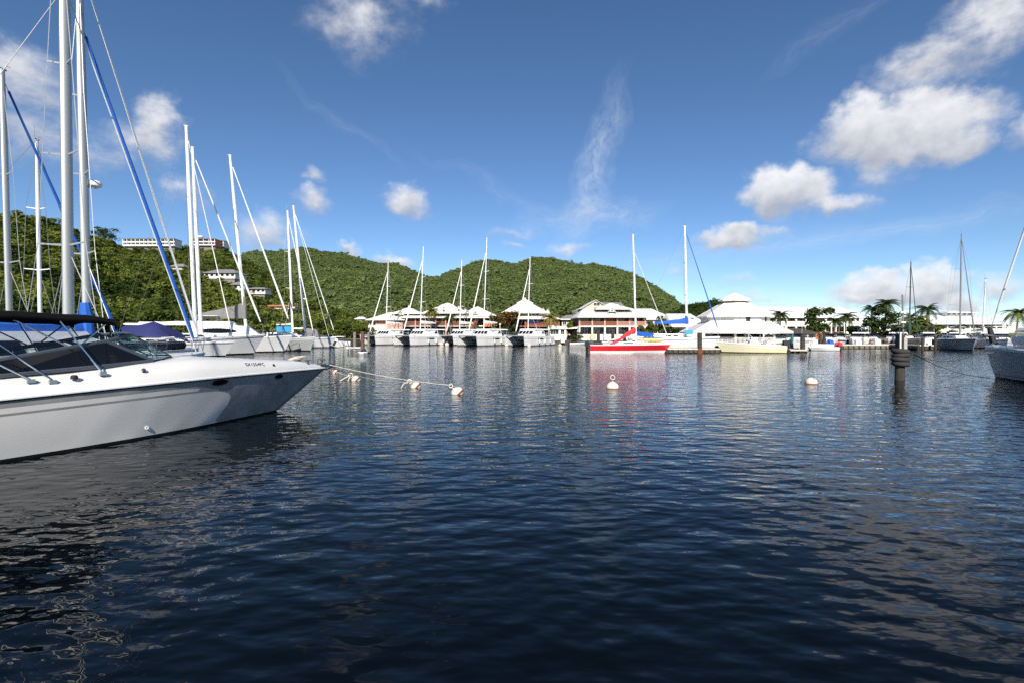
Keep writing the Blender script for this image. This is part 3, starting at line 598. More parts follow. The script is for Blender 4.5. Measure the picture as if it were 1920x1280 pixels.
# ---- veranda house with cupola, far right
Y=106; Vh=thing('veranda_house','white house with broad metal roof, roof lantern and white railed veranda','building',(x(1815),Y+6,GZ))
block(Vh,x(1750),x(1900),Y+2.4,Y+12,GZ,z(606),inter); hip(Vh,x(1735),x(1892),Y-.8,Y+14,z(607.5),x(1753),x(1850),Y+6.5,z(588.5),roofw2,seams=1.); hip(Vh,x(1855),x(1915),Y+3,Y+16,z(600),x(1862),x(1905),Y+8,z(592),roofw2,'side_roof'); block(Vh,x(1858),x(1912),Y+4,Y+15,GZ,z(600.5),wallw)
pv=(1751,1776.5,1793,1819,1845,1868,1889); posts(Vh,[x(p) for p in pv],Y+.1,GZ,z(607.5),trimw,.14)
MB().box(x(1750),x(1890),Y,Y+2.4,z(624.5),z(622.8)).b('veranda_floor',trimw,Vh,w=True)
for a,b in zip(pv,pv[1:]):
    railing(Vh,x(a)+.16,x(b)-.16,Y+.1,z(622.8),z(616)-z(622.8),trimw,.16); win(Vh,x(a+3),x(b-3),Y+2.38,z(621),z(609.5),bars=2)
block(Vh,x(1811),x(1862),Y+5,Y+10,z(592),z(584.5),wallw,'lantern_wall')
for k in range(5): win(Vh,x(1814+k*10),x(1820+k*10),Y+4.98,z(589),z(585.3),bars=0)
hip(Vh,x(1807),x(1867),Y+4,Y+11,z(584.7),x(1826),x(1848),Y+7.5,z(579.8),roofw2,'lantern_roof')
# ---- houses on the left hill
def clear_view(c,r,f):
    for k in range(4): q=f+(1-f)*k/3; CLEAR.append((c.x*q,c.y*q,r))
def terrace(label,px0,px1,py0,py1,wallm,n,name='hill_terrace',roofm=roofgrey,slope=0,depth=9):
    c=left.find((px0+px1)/2,py1+1); c=left.find((px0+px1)/2,py1+3.6*960/c.y); Y=c.y; clear_view(c,abs(X(px1,Y)-X(px0,Y))*.52,.965); x=lambda p:X(p,Y); z=lambda p:Z(p,Y)
    T=thing(name,label,'building',(x((px0+px1)/2),Y,z(py1))); x0,x1=x(px0),x(px1); H=z(py0)-z(py1)
    block(T,x0,x1,Y+1.6,Y+depth,z(py1)-.6,z(py0),wallm); block(T,x0+.5,x1-.5,Y+2,Y+depth,z(py1)-9,z(py1)-.6,woodgrey,'foundation')
    for k in (0,.48): MB().box(x0,x1,Y,Y+1.6,z(py1)+H*k-.15,z(py1)+H*k+.12).b('balcony_floor',trimw,T,w=True)
    w=(x1-x0)/n
    for k in range(n+1): MB().box(x0+w*k-.18,x0+w*k+.18,Y,Y+.4,z(py1),z(py0)).b('post',trimw,T,w=True)
    for k in range(n):
        for f in (0,.48): win(T,x0+w*(k+.18),x0+w*(k+.82),Y+1.58,z(py1)+H*(f+.04),z(py1)+H*(f+.36),bars=0); block(T,x0+w*k+.2,x0+w*(k+1)-.2,Y+.05,Y+.15,z(py1)+H*f+.12,z(py1)+H*(f+.13)+.1,trimw,'balcony_panel')
    for k in range(max(1,n//2)): ww=(x1-x0)/max(1,n//2); hip(T,x0+ww*k-.3,x0+ww*(k+1)+.3,Y-.3,Y+depth+.5,z(py0),x0+ww*(k+.3),x0+ww*(k+.7),Y+depth/2,z(py0)+H*.24,roofm,th=.2)
    return T
def villa(label,px0,px1,py_eave,py_base,py_ridge,roofm=roofgrey,wallm=wallw,name='hill_villa',n=3,hill=left):
    c=hill.find((px0+px1)/2,py_base+1); c=hill.find((px0+px1)/2,py_base+3.4*960/c.y); Y=c.y; w=abs(X(px1,Y)-X(px0,Y)); clear_view(c,w*.5,.985); x=lambda p:X(p,Y); z=lambda p:Z(p,Y)
    T=thing(name,label,'house',(x((px0+px1)/2),Y,z(py_base))); x0,x1=x(px0),x(px1); d=w*.7
    block(T,x0,x1,Y,Y+d,z(py_base)-.6,z(py_eave),wallm); block(T,x0+.5,x1-.5,Y+.5,Y+d,z(py_base)-9,z(py_base)-.6,woodgrey,'foundation'); hip(T,x0-.6,x1+.6,Y-.8,Y+d+.6,z(py_eave),x0+w*.25,x1-w*.25,Y+d/2,z(py_ridge),roofm,th=.2)
    for k in range(n): win(T,x0+w*(k+.22)/n,x0+w*(k+.78)/n,Y-.02,z(py_base)+.25*(z(py_eave)-z(py_base)),z(py_base)+.85*(z(py_eave)-z(py_base)),bars=0)
    return T
terrace('long white terrace of balconies on the left hill crest',232,327,448,461,wallw,12)
terrace('coral red and white terrace on the hill crest behind the twin white masts',362,404,448,460,wallcoral,4,name='coral_terrace')
terrace('short grey roofed white terrace right of the coral one on the crest',398,420,451,462,wallw,3,name='crest_terrace')
villa('white villa with broad grey roof and wings halfway up the left hill',384,442,512,520,503,n=6)
villa('two storey white villa below the broad grey roofed villa',437,459,534,543,528,n=2)
villa('white bungalow with dark roof and arcade on the lower hill slope',464,498,542,549,538,n=4)
villa('grey roofed house among trees left of the twin white masts',322,346,500,504,494,n=2,wallm=wallbeige)
villa('orange roofed long low building in the trees behind the sloops',482,542,574,577,571,roofm=rooforange,n=5,wallm=wallbeige)
villa('white house group on the lower slope right of the left masts, upper one',585,603,558,563,554,n=3)
villa('grey roofed house on the lower slope right of the left masts',606,630,564,570,560,n=3)
villa('small white roofed house low in the trees near the far left pilings',668,684,598,607,594,roofm=roofw,n=2)
# ---- woods on the hills (after the houses have reserved their clearings)
near_src=crown_set('near_crowns',6,620,.085,11,leafhill,100)
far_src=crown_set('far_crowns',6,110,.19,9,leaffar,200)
p=hill_points(left,-350,810,7200,.0,1.03); n=len(p)
Yd=p[:,1]; s=np.minimum(1.2+rng.gamma(2.0,.75,n),4.8)*np.where(Yd<140,.85,1.0); sc=np.stack((s*rng.uniform(.9,1.35,n),s,s*rng.uniform(.7,1.1,n)),1); p[:,2]-=.5
woods('hillside_woods',p,sc,near_src)
p=hill_points(left,-350,810,420,.0,1.0); n=len(p); s=rng.uniform(2.2,4.2,n); sc=np.stack((s,s,s*rng.uniform(.8,1.25,n)),1)
woods('hillside_woods',p,sc,crown_set('dark_near_crowns',3,620,.085,10,leafdark,150))
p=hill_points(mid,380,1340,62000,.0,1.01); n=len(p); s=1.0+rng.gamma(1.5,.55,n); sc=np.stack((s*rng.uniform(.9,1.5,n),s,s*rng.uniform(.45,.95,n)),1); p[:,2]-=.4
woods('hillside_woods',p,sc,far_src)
dark_src=crown_set('dark_crowns',4,260,.13,9,leafdark,300)
p=hill_points(dark,1180,1470,2600,.2,1.01); n=len(p); s=rng.uniform(2.5,5.2,n); sc=np.stack((s,s,s*rng.uniform(.7,1.2,n)),1); p[:,2]-=1.
woods('hillside_woods',p,sc,dark_src)

# ---- single trees
CROWNS={}
def crown_mesh(key,*a,**k):
    if key not in CROWNS: CROWNS[key]=leafmesh('crown',*a,**k)
    return CROWNS[key]
def tree(name,label,cat,loc,r,h,key,cargs,ckw={},trunk=.0,group=None,tr=.14,limbs=3):
    t=thing(name,label,cat,loc,random.uniform(0,6.28),group)
    c=bpy.data.objects.new('crown',crown_mesh(key,*cargs,**ckw)); COL.objects.link(c); c.parent=t; c.location=(0,0,trunk); c.scale=(r,r,(h-trunk)/1.45)
    m=MB(); top=trunk+(h-trunk)*.45; m.tube([(0,0,-.3),(tr*.4,.02,trunk*.5),(0,0,top)],[tr*1.4,tr,tr*.45],7)
    for k in range(limbs):
        a=k*6.28/limbs+.5; m.tube([(0,0,max(.25,trunk*.75)),(math.cos(a)*r*.25,math.sin(a)*r*.25,trunk+.25*(h-trunk)),(math.cos(a)*r*.55,math.sin(a)*r*.55,trunk+.5*(h-trunk))],[tr*.7,tr*.45,tr*.2],5)
    m.b('trunk',trunkm,t,True); return t
for k in range(46):                        # the trees along the foot of the left hill, one by one
    px=-40+k*17.+random.uniform(-6,6); v=random.uniform(.005,.05); x,y,z=[float(q[0]) for q in left.at(np.array([px]),np.array([v]))]
    if any((x-a)**2+(y-b)**2<c*c for a,b,c in CLEAR): continue
    s=random.uniform(2.4,4.0); j=k%4
    tree('shore_tree','dense green tree at the water edge along the foot of the left hill','tree',(x,y,z-.2),s,s*random.uniform(1.2,1.6),('shore',j),(900,.07,12,400+j,leafnear),trunk=.4,group='trees along the foot of the left hill')
q=left.find(200,456); tree('ridge_tree','tall dark spreading tree standing alone on the left hill skyline','tree',(q.x,q.y,q.z-1.),9.5,14.5,'ridge',(1500,.05,15,55,leafdark),dict(shell=.3),trunk=4.,tr=.5,limbs=5)
q=Vector((X(950,120),120,.95))
ft=tree('flame_tree','broad tree with red blossom in front of the pyramid roof building','tree',q,5.2,7.4,'flame',(1500,.06,14,71,leafflame),dict(shell=.3),trunk=1.6,tr=.22,limbs=5)
m=leafmesh('blossom',240,.035,14,71,leafblossom,shell=.95); o=bpy.data.objects.new('blossom',m); COL.objects.link(o); o.parent=ft; o.location=(0,0,1.6); o.scale=(5.3,5.3,4.05)
def shrub(label,px,py,Y,r,h,seed,m=leafnear,name='shrub',cat='shrub',group=None,z=None,nl=700,ls=.09):
    return tree(name,label,cat,(X(px,Y),Y,.9 if z is None else z),r,h,('shrub',seed),(nl,ls,9,seed,m),trunk=.1,group=group,tr=.06)
shrub('rounded green shrub beside the small white quay kiosk',1083,0,113,1.75,2.1,81)
shrub('dark green bushy tree behind the quay kiosk, left of the balcony building',1066,0,121,2.4,5.8,82)
shrub('leafy shrub bank between the gallery building and the blue sail covers',1212,0,108,2.6,4.4,83,leafnear)
shrub('tall leafy tree behind the blue covered boom of the moored sloop',1232,0,110,3.2,6.2,84,leafnear)
shrub('low spreading bush right of the gallery building under the white roofs',1258,0,108,2.6,3.6,85)
shrub('big round bush at the far left corner of the salmon resort building',688,0,126,4.2,3.9,86,leafnear)
shrub('dark bushes below the flame tree behind the catamarans',955,0,117,2.6,3.6,91,leafdark)
tree('broadleaf_tree','dark broadleaf tree in front of the long white building','tree',(X(1530,100),100,.9),4.2,7.4,'almond',(1200,.075,12,92,leafdark),dict(shell=.4),trunk=1.4)
tree('broadleaf_tree','spreading dark tree with bare lower limbs below the tallest palm','tree',(X(1657,98),98,.9),4.2,7.4,'almond2',(1200,.06,12,93,leafdark),dict(shell=.3),trunk=2.4,tr=.2,limbs=5)
shrub('dense green thicket left of the veranda house, behind the green covered sloop',1720,0,97,4.6,5.6,94,leafnear)
shrub('round green bush against the left end of the veranda house',1745,0,100,2.9,4.2,95,leafnear)
shrub('dark shrubs under the spreading tree behind the grey topped motor yacht',1668,0,97,3.9,3.8,77,leafdark)
shrub('green shrubs between the spreading tree and the green covered sloop',1694,0,98,4.0,5.2,78,leafnear)
shrub('dark leafy bush left below the spreading tree',1640,0,97,3.6,4.4,76,leafdark)
shrub('low green bush beneath the palms along the right dock',1612,0,97,3.2,3.6,96,leafdark)
shrub('yellow green hedge by the orange fence behind the moored cruisers',1578,0,95,2.4,2.2,97,leafnear)
shrub('shrub in front of the veranda house railing, near its second post',1795,0,97,2.2,3.8,98,leafnear)
shrub('garden shrub at the staircase of the salmon resort building',899,0,122,1.5,4.2,99,leafnear)
shrub('clipped shrub on the quay in front of the salmon building left wing',765,0,122,1.4,2.0,79,leafnear)

# ---- palms
def frond_mesh(L,droop,m,seed,w=.42):
    r=random.Random(seed); mb=MB(); n=13; pts=[]
    for i in range(n+1):
        u=i/n; pts.append(Vector((L*u*(1-.22*droop*u),0,L*(.42*u-(.42+.52*droop)*u*u))))
    mb.tube(pts[::3]+[pts[-1]],[.012,.011,.009,.007,.004,.002][:len(pts[::3])+1],4)
    for i in range(1,n):
        p=pts[i]; t=(pts[i+1]-pts[i-1]).normalized(); l=w*L*.62*math.sin(math.pi*(.12+.86*i/n))**.7
        for sd in (-1,1):
            d=(t*.75+Vector((0,sd*1.,-.45-.25*r.random()))).normalized(); q=t*.055*L/3*1.5
            mb.add([p-q*1.5,p+q*1.5,p+d*l+q*.5,p+d*l*.95-q*.4],[(0,1,2,3)])
    me=mb.b('frond',m,None,False); me_=me.data; bpy.data.objects.remove(me); return me_
FR={}
def palm(label,px,Y,ptop,r,n,m=leafpalm,z0=.9,lean=.3,name='palm_tree',droop=1.,group=None):
    key=(m.name,droop)
    if key not in FR: FR[key]=[frond_mesh(1.,droop*random.uniform(.75,1.25),m,k) for k in range(4)]
    zt=Z(ptop,Y)-.35*r; x=X(px,Y); t=thing(name,label,'palm',(x,Y,z0),0,group); h=zt-z0
    mb=MB(); mb.tube([(-lean,0,-.3),(-lean*.6,0,h*.35),(-lean*.15,0,h*.75),(0,0,h)],[.2,.15,.12,.11],8); mb.b('trunk',palmtrunk,t,True)
    for k in range(n+6):
        f=bpy.data.objects.new('frond',FR[key][k%4]); COL.objects.link(f); f.parent=t; f.location=(0,0,h-.05)
        f.scale=(r*random.uniform(.85,1.12),)*3
        f.rotation_euler=(random.uniform(-.25,.25),random.uniform(-.7,.35) if k%3 else random.uniform(-1.05,-.6),k*2.39996+random.uniform(-.2,.2))
    return t
palm('slender palm with drooping yellowed fronds in front of the balcony',809,120,577,2.7,16,leafpalmy,lean=.3,droop=1.3)
palm('short palm with thick green crown before the resort ground floor',843,119,590,2.3,16,leafpalm,lean=-.4,droop=1.2)
palm('yellow green palm leaning over the small white quay kiosk',1031,116,588,2.8,16,leafpalmy,lean=.2,droop=1.2)
palm('dark palm between the white pavilion and the brown roofed hut',1463,95,583,2.6,18,leafpalmd,lean=.2,droop=1.3)
palm('thick palm in front of the long white building, right of the broadleaf tree',1586,98,586,2.6,18,leafpalmd,droop=1.2)
palm('low palm beside the orange fence and white lamp post',1566,97,597,2.2,15,leafpalmd,droop=1.1)
palm('palm left of the tallest palm above the dark spreading tree',1634,100,572,2.6,16,leafpalmd,droop=1.1)
palm('tallest palm rising above the long white roof',1661,99,561,2.8,17,leafpalmd,droop=1.1)
palm('palm standing above the thicket behind the green covered sloop',1738,100,572,2.8,17,leafpalmd,droop=1.1)
palm('small palm half hidden left of the thicket by the green forestay',1707,101,588,2.2,13,leafpalmd,droop=1.1)
palm('palm at the right end behind the grey yacht',1908,86,578,2.6,17,leafpalm,droop=1.2)
for i,(px,py) in enumerate(((1052,584),(1062,580),(1070,584),(1060,588))): palm(('leftmost of the four background palm tops above the kiosk','tallest of the four background palm tops above the kiosk','rightmost of the four background palm tops above the kiosk','lowest of the four background palm tops above the kiosk')[i],px,135,py,2.4,12,leafpalm,group='palms behind the quay kiosk')
# ================= BOATS
def hull_rows(L,B,fb,fs,ov=.8,nx=15,flare=.35,levels=(-.3,.0,.10,.85,.93,1.),full=.85,draft=.0,tr=.0):
    """stations from transom (x=0) to stem; returns rows (starboard keel..sheer) and the deck outline"""
    rows=[]; out=[]
    for i in range(nx):
        t=i/(nx-1)
        hb=B/2*((1-((t-.42)/.58)**2.3) if t>.42 else 1-(1-full)*((.42-t)/.42)**2)
        hb=max(hb,.02); sh=fs+(fb-fs)*t**1.6; r=[]
        for q in levels:
            qq=max(q,0); z=q*sh if q>=0 else q
            x=t*(L-ov)+ov*qq*max(0,t-.35)/.65 if True else 0
            x=x+tr*(1-t)**6*qq
            y=hb*(.80+.20*qq)*(1-flare*(1-qq)*t**2.5) if q>=0 else hb*.45*(1-t*.6)
            r.append((x,-y,z))
        rows.append(r); out.append((r[-1][0],hb,sh))
    return rows,out
def add_hull(T,L,B,fb,fs,mats,levels,cols,deckm,y0=0,camber=.06,names=('hull','deck'),**k):
    rows,out=hull_rows(L,B,fb,fs,levels=levels,**k)
    full=[r+[(x,-y,z) for x,y,z in reversed(r)] for r in rows]
    n=len(levels); ci=cols+[cols[-1]]+cols[::-1]
    m=MB(); m.grid([[(x,y+y0,z) for x,y,z in r] for r in full],ci)
    m.c=cols[-1]; m.poly([(x,y+y0,z) for x,y,z in full[0]]); 
    # the deck gap in the loft is covered by the deck
    keep=[i for i,f in enumerate(m.f)]
    h=m.b(names[0],mats,T,True)
    d=MB(); d.grid([[(x,y0-hb*.985,z-.005),(x,y0-hb*.93,z+.05),(x,y0,z+.05+camber),(x,y0+hb*.93,z+.05),(x,y0+hb*.985,z-.005)] for x,hb,z in out]); d.b(names[1],deckm,T,True)
    return out
def out_at(out,x):
    a=np.array(out); return float(np.interp(x,a[:,0],a[:,1])),float(np.interp(x,a[:,0],a[:,2]))
def rail(T,out,x0,x1,h=.6,n=6,m=steel,name='lifeline',side=(-1,1),r=.015,pulpit=True):
    for s in side:
        mb=MB(); pts=[]
        for i in range(n):
            x=x0+(x1-x0)*i/(n-1); hb,z=out_at(out,x); p=Vector((x,s*hb*.95,z)); mb.tube([p,p+Vector((0,0,h))],r,5); pts.append(p+Vector((0,0,h)))
        mb.tube(pts,r*.8,5); mb.tube([p-Vector((0,0,h*.5)) for p in pts],r*.6,4); mb.b(name,m,T)
    if pulpit:
        mb=MB(); xb=out[-1][0]; a,z=out_at(out,x1)
        mb.tube([(x1,-a*.95,z+h),(xb-.15,-.15,out[-1][2]+h),(xb-.15,.15,out[-1][2]+h),(x1,a*.95,z+h)],r*1.3,6)
        for s in (-1,1): mb.tube([(xb-.3,s*.12,out[-1][2]),(xb-.2,s*.14,out[-1][2]+h)],r*1.2,5)
        mb.b('pulpit',m,T)
def house(T,x0,x1,w0,w1,z0,h,sf=.5,sb=.15,inset=.12,m=gel2,name='cabin',win=None,wm=darkglass,wins=(),front=True,bow=0):
    b=[(x0,-w0/2,z0),(x1,-w1/2,z0),(x1,w1/2,z0),(x0,w0/2,z0)]
    t=[(x0+sb,-w0/2+inset,z0+h),(x1-sf,-w1/2+inset,z0+h),(x1-sf,w1/2-inset,z0+h),(x0+sb,w0/2-inset,z0+h)]
    c=MB().frus(b,t).b(name,m,T)
    for (u0,u1,v0,v1) in wins:
        MB().pane((b[0],b[1],t[1],t[0]),u0,u1,v0,v1).b('cabin_window',wm,c)
        MB().pane((b[2],b[3],t[3],t[2]),1-u1,1-u0,v0,v1).b('cabin_window',wm,c)
    if front: MB().pane((b[1],b[2],t[2],t[1]),.08,.92,.3,.9).b('cabin_window',wm,c)
    return c
def loc(T,p): return PM(T).inverted()@Vector(p)
def sag(a,b,s,n=10):
    a=Vector(a); b=Vector(b); return [a.lerp(b,i/n)-Vector((0,0,s*4*(i/n)*(1-i/n))) for i in range(n+1)]
def rig(T,base,top,r,bowp,out,xm,mm=mastw,furl=None,furl_r=.07,furl_top=.97,spread=(.36,.66),sw=.9,boom=None,bsag=0,cover=None,coverm=None,stern=None,radar=None,wr=.010,ws=True,furl0=.05,extra=(),shrouds=True,boomz=None):
    base=Vector(base); top=Vector(top); m=MB(); m.tube([base,base.lerp(top,.7),top],[r,r,r*.72],10,.8); mast=m.b('mast',mm,T,True)
    d=top-base
    hd=MB(); hd.box(top.x-.25,top.x+.2,top.y-.03,top.y+.03,top.z-.02,top.z+.05); hd.tube([top+Vector((-.2,0,0)),top+Vector((-.2,0,.9 if d.z>8 else .4))],.012,4); hd.tube([top+Vector((.15,0,.05)),top+Vector((.15,0,.25)),top+Vector((.4,0,.27))],.014,4); hd.b('masthead',wire,mast)
    for k,f in enumerate(spread):
        c=base+d*f; w=sw*(1-.25*k)
        for s in (-1,1): MB().tube([c,c+Vector((-.22,s*w,.06))],[.045,.03],5,.5).b('spreader',mm,mast)
    hb,zd=out_at(out,xm)
    if shrouds:
        for s in (-1,1):
            pts=[top.lerp(base,.04)]; 
            for k,f in reversed(list(enumerate(spread))): pts.append(base+d*f+Vector((-.22,s*sw*(1-.25*k),.06)))
            pts.append(Vector((xm-.3,s*hb*.93,zd))); MB().tube(pts,wr,4).b('shroud',wire,T)
            MB().tube([base+d*spread[0]*.96,Vector((xm+.35,s*hb*.9,zd))],wr,4).b('shroud',wire,T)
    bowp=Vector(bowp); ft=base.lerp(top,furl_top)
    if furl:
        n=14; pts=[bowp.lerp(ft,furl0+(1-furl0-.04)*i/n) for i in range(n+1)]
        MB().tube(pts,[furl_r*(.55 if i in(0,n) else 1.12-.65*(i/n)) for i in range(n+1)],8).b('furled_headsail',furl,T,True)
    MB().tube([bowp,ft],wr*1.2,4).b('forestay',wire,T)
    for f,px_,w_,mm_ in extra: MB().tube([bowp+Vector(px_),base.lerp(top,f)],w_,5).b('inner_stay',mm_,T)
    if stern is not None: MB().tube([top,stern],wr,4).b('backstay',wire,T)
    if boom:
        bz=boomz or base.z+1.15; bx=base.x-.1; g=base.lerp(top,(bz-base.z)/d.z); e=g+Vector((-boom,0,bsag))
        b=MB().tube([g,e],[.075,.06],8).b('boom',mm,T,True)
        if cover:
            n=8; rows=[]
            for i in range(n+1):
                t=i/n; c=g.lerp(e,t*.98); hh=cover*(1-.72*t**.8) if cover<.9 or cover>1.5 else cover*(1-.8*min(1,t*2.8)); ww=.17-.07*t; lump=.03*math.sin(i*2.3)
                rows.append([(c.x,c.y+ww*.7,c.z-.10),(c.x,c.y+ww,c.z+.12),(c.x,c.y+ww*.6,c.z+hh*.6+lump),(c.x,c.y,c.z+hh+lump),(c.x,c.y-ww*.6,c.z+hh*.6+lump),(c.x,c.y-ww,c.z+.12),(c.x,c.y-ww*.7,c.z-.10)])
            q=MB().grid(rows); q.poly(rows[0]); q.poly(rows[-1]); q.b('sail_cover',coverm,T,True)
            if cover>.6:
                c=g+Vector((.02,0,0)); MB().tube([c+Vector((-.05,0,-.1)),c+Vector((-.06,0,cover*.8)),c+Vector((-.1,0,cover*1.35))],[.27,.25,.17],9).b('sail_cover',coverm,T,True)
    if radar:
        p=base+d*radar+Vector((.42,0,0)); MB().box(p.x-.42,p.x+.1,-.05+p.y,.05+p.y,p.z-.18,p.z-.12).lathe([(.02,-.12),(.2,-.12),(.26,-.08),(.27,.0),(.27,.06),(.22,.13),(.02,.16)],16,p).b('radar_dome',gel2,mast,True)
    return mast
def sloop(label,bow,mast,top,B,fb,fs,cat='sailboat',hullm=gel2,stripe=hullgrey3,r=.11,name='sailboat',L=None,group=None,cabin=True,cabh=.55,full=.8,deckm=gel2,botm=antifoul,bowz=None,ov=1.,railing=True,boot=.09,jf=.42,**k):
    """bow (px,Y), mast (px,Y), top (px,py): all measured at their own depth"""
    bx=Vector((X(bow[0],bow[1]),bow[1],0)); mx=Vector((X(mast[0],mast[1]),mast[1],0)); d=(bx-mx); J=d.length; d.normalize()
    L=L or J/jf; root=bx-d*L; T=thing(name,label,cat,root,math.atan2(d.y,d.x),group)
    bpy.context.view_layer.update() if False else None
    out=add_hull(T,L,B,fb,fs,[botm,hullm,stripe],(-.35,0,boot*.8,boot+.04,.86,.91,1.),[0,0,0 if boot>.15 else 1,1,2,1],deckm,ov=ov,full=full)
    xm=L-J; hb,zd=out_at(out,xm)
    cz=zd+.08
    if cabin:
        house(T,L*.22,L*.66,B*.62,B*.42,zd-.02,cabh,sf=1.2,sb=.1,inset=.16,wins=((.12,.3,.35,.75),(.36,.54,.35,.75),(.60,.76,.35,.7)),front=False,m=deckm)
        cz=zd+cabh
    tp=loc(T,P(top[0],top[1],mast[1])); tb=(xm,0,cz)
    rig(T,tb,tp,r,(L-.12,0,bowz or fb+.12),out,xm,stern=(.15,0,fs+.3),**k)
    if railing: rail(T,out,.3,L*.9)
    st=MB(); st.tube([(.1,-B*.3,fs),(.05,-B*.3,fs+.7),(.05,B*.3,fs+.7),(.1,B*.3,fs)],.016,5); st.b('pushpit',steel,T)
    return T,out,L
def fender(T,x,y,z,m=gel2): MB().lathe([(.03,-.36),(.13,-.28),(.14,0),(.13,.28),(.04,.36),(.02,.5)],10,(x,y,z)).b('fender',m,T,True)
# ---- the sport cruiser in the foreground, local frame: x forward, y to port, stem on the waterline at 0,0,0
CO=Vector((-7.9,17.1,0)); CT=thing('motor_cruiser','white sport cruiser with grey hull band and black canopy, bow pointing right','motorboat',CO,R(90-31))
def cruiser():
    T=CT
    XS=[-10.4,-9,-7.2,-5.8,-4.8,-3.9,-3.1,-2.3,-1.5,-.9,-.3,.3,.9,1.35,1.7,1.9,2.02]
    RB=[1.72,1.8,1.82,1.8,1.74,1.62,1.46,1.25,1.04,.88,.72,.55,.37,.24,.13,.07,.02]
    RZ=[1.22,1.25,1.28,1.32,1.345,1.36,1.365,1.365,1.36,1.352,1.345,1.34,1.33,1.325,1.32,1.32,1.32]
    W0=[1.42,1.45,1.45,1.42,1.34,1.20,1.02,.79,.55,.36,.18,.0]
    def rb(x): return float(np.interp(x,XS,RB))
    def rz(x): return float(np.interp(x,XS,RZ))
    nx=64
    rows=rows_hull=HULLROWS(XS,RB,RZ,W0,nx,rb,rz); NQ=len(rows[0])
    # rows: boot, five pale topside rows up to the swoop, filler, thin stripe, pale wedge, slate band
    m=MB()
    for sgn in (1,-1):
        o=len(m.v)
        for r in rows: m.v+=[(x,y*sgn,z) for x,y,z in r]
        for i in range(nx-1):
            for j in range(NQ-1):
                c=0 if j==0 else 1 if j<=6 else 2 if j in(7,8) else (1 if rows[i][j][0]<-3.35 else 2) if j==9 else 2
                m.f.append((o+i*NQ+j,o+i*NQ+j+1,o+(i+1)*NQ+j+1,o+(i+1)*NQ+j)); m.m.append(c)
    # below the waterline
    for sgn in (1,-1):
        o=len(m.v); lo=[]
        for r in rows: x,y,z=r[0]; m.v+=[(x,y*sgn,z),(min(x,-.2)*.98,y*sgn*.4,-.5)]
        for i in range(nx-1): m.f.append((o+2*i,o+2*i+1,o+2*i+3,o+2*i+2)); m.m.append(0)
    m.c=1; m.poly([p for p in rows[0]]+[(x,-y,z) for x,y,z in reversed(rows[0])])
    hull=m.b('hull',[antifoul,hullpale,hullgrey],T,True)
    # rub rail: white band, with a black tube drawn in as the shadow gap below
    for s,off in ((-1,0),(1,0)):
        MB().tube([(x,s*(y+.012),z+.012) for x,y,z in zip(XS,RB,RZ)],.028,6).b('rub_rail',gel2,T,True)
        MB().tube([(x,s*(y+.004),z-.028) for x,y,z in zip(XS,RB,RZ)],.014,5).b('rail_shadow_gap',black,T,True)
    # deck moulding: side deck shoulder, coachroof crown
    CX=[-10.4,-6,-4.6,-3.,-1.55,.55,1.25,1.6,1.9,2.02]; CZ=[1.74,1.80,1.92,1.965,1.845,1.66,1.56,1.48,1.40,1.35]
    drow=[]
    for i in range(40):
        x=-10.4+12.4*i/39; a=rb(x); z0=rz(x); zc=float(np.interp(x,CX,CZ)); h=zc-z0
        drow.append([(x,-a,z0+.02),(x,-a*.985,z0+.07),(x,-a*.93,z0+h*.42),(x,-a*.90,z0+h*.50),(x,-a*.80,z0+h*.78),(x,-a*.6,z0+h*.93),(x,0,zc),(x,a*.6,z0+h*.93),(x,a*.80,z0+h*.78),(x,a*.90,z0+h*.50),(x,a*.93,z0+h*.42),(x,a*.985,z0+.07),(x,a,z0+.02)])
    # cockpit well left open behind the windscreen
    d=MB(); d.grid([r for r in drow]); 
    d.f=[f for f in d.f if not (sum(d.v[k][0] for k in f)/4<-4.9 and abs(sum(d.v[k][1] for k in f)/4)<.9)]; d.m=[0]*len(d.f)
    d.b('deck',gel,T,True)
    c=MB(); c.box(-10.3,-4.9,-1.2,1.2,.75,.8); c.box(-4.95,-4.9,-1.2,1.2,.75,1.9)
    for s in (-1,1): c.box(-10.3,-4.9,s*1.2-.02,s*1.2+.02,.75,1.78)
    c.b('cockpit',blackc,T)
    s=MB(); s.box(-8.9,-8.2,-.95,.95,.8,1.55); s.box(-9.0,-8.85,-.95,.95,1.2,1.95); s.b('cockpit_seat',gel,T)
    s=MB(); s.frus([(-6.2,-1.0,.8),(-5.0,-1.0,.8),(-5.0,.1,.8),(-6.2,.1,.8)],[(-5.6,-1.0,1.85),(-5.0,-1.0,1.85),(-5.0,.1,1.85),(-5.6,.1,1.85)]); s.b('helm_console',blackc,T)
    # windscreen and side windows
    def fr(pts,r=.032,name='window_frame',mm=winframe): MB().tube(pts,r,6,.6).b(name,mm,T,True)
    for sg in (-1,1):
        b=[Vector((-9.6,1.5,1.70)),Vector((-7.1,1.48,1.74)),Vector((-5.24,1.35,1.84)),Vector((-4.16,1.1,1.90))]
        t=[Vector((-9.6,1.44,1.74)),Vector((-7.05,1.3,2.05)),Vector((-5.18,1.18,2.40))]; C=Vector((-4.5,.84,2.56)); A4=Vector((-3.5,.62,1.97))
        f=lambda p:Vector((p.x,p.y*sg,p.z))
        g=MB(); g.add([f(v) for v in (b[0],b[1],t[1],t[0])],[(0,1,2,3)]); g.add([f(v) for v in (b[1],b[2],t[2],t[1])],[(0,1,2,3)]); g.add([f(v) for v in (b[2],b[3],t[2])],[(0,1,2)])
        o=g.b('side_window',darkglass if sg<0 else clearglass,T); sm=o.modifiers.new('thickness','SOLIDIFY'); sm.thickness=.012
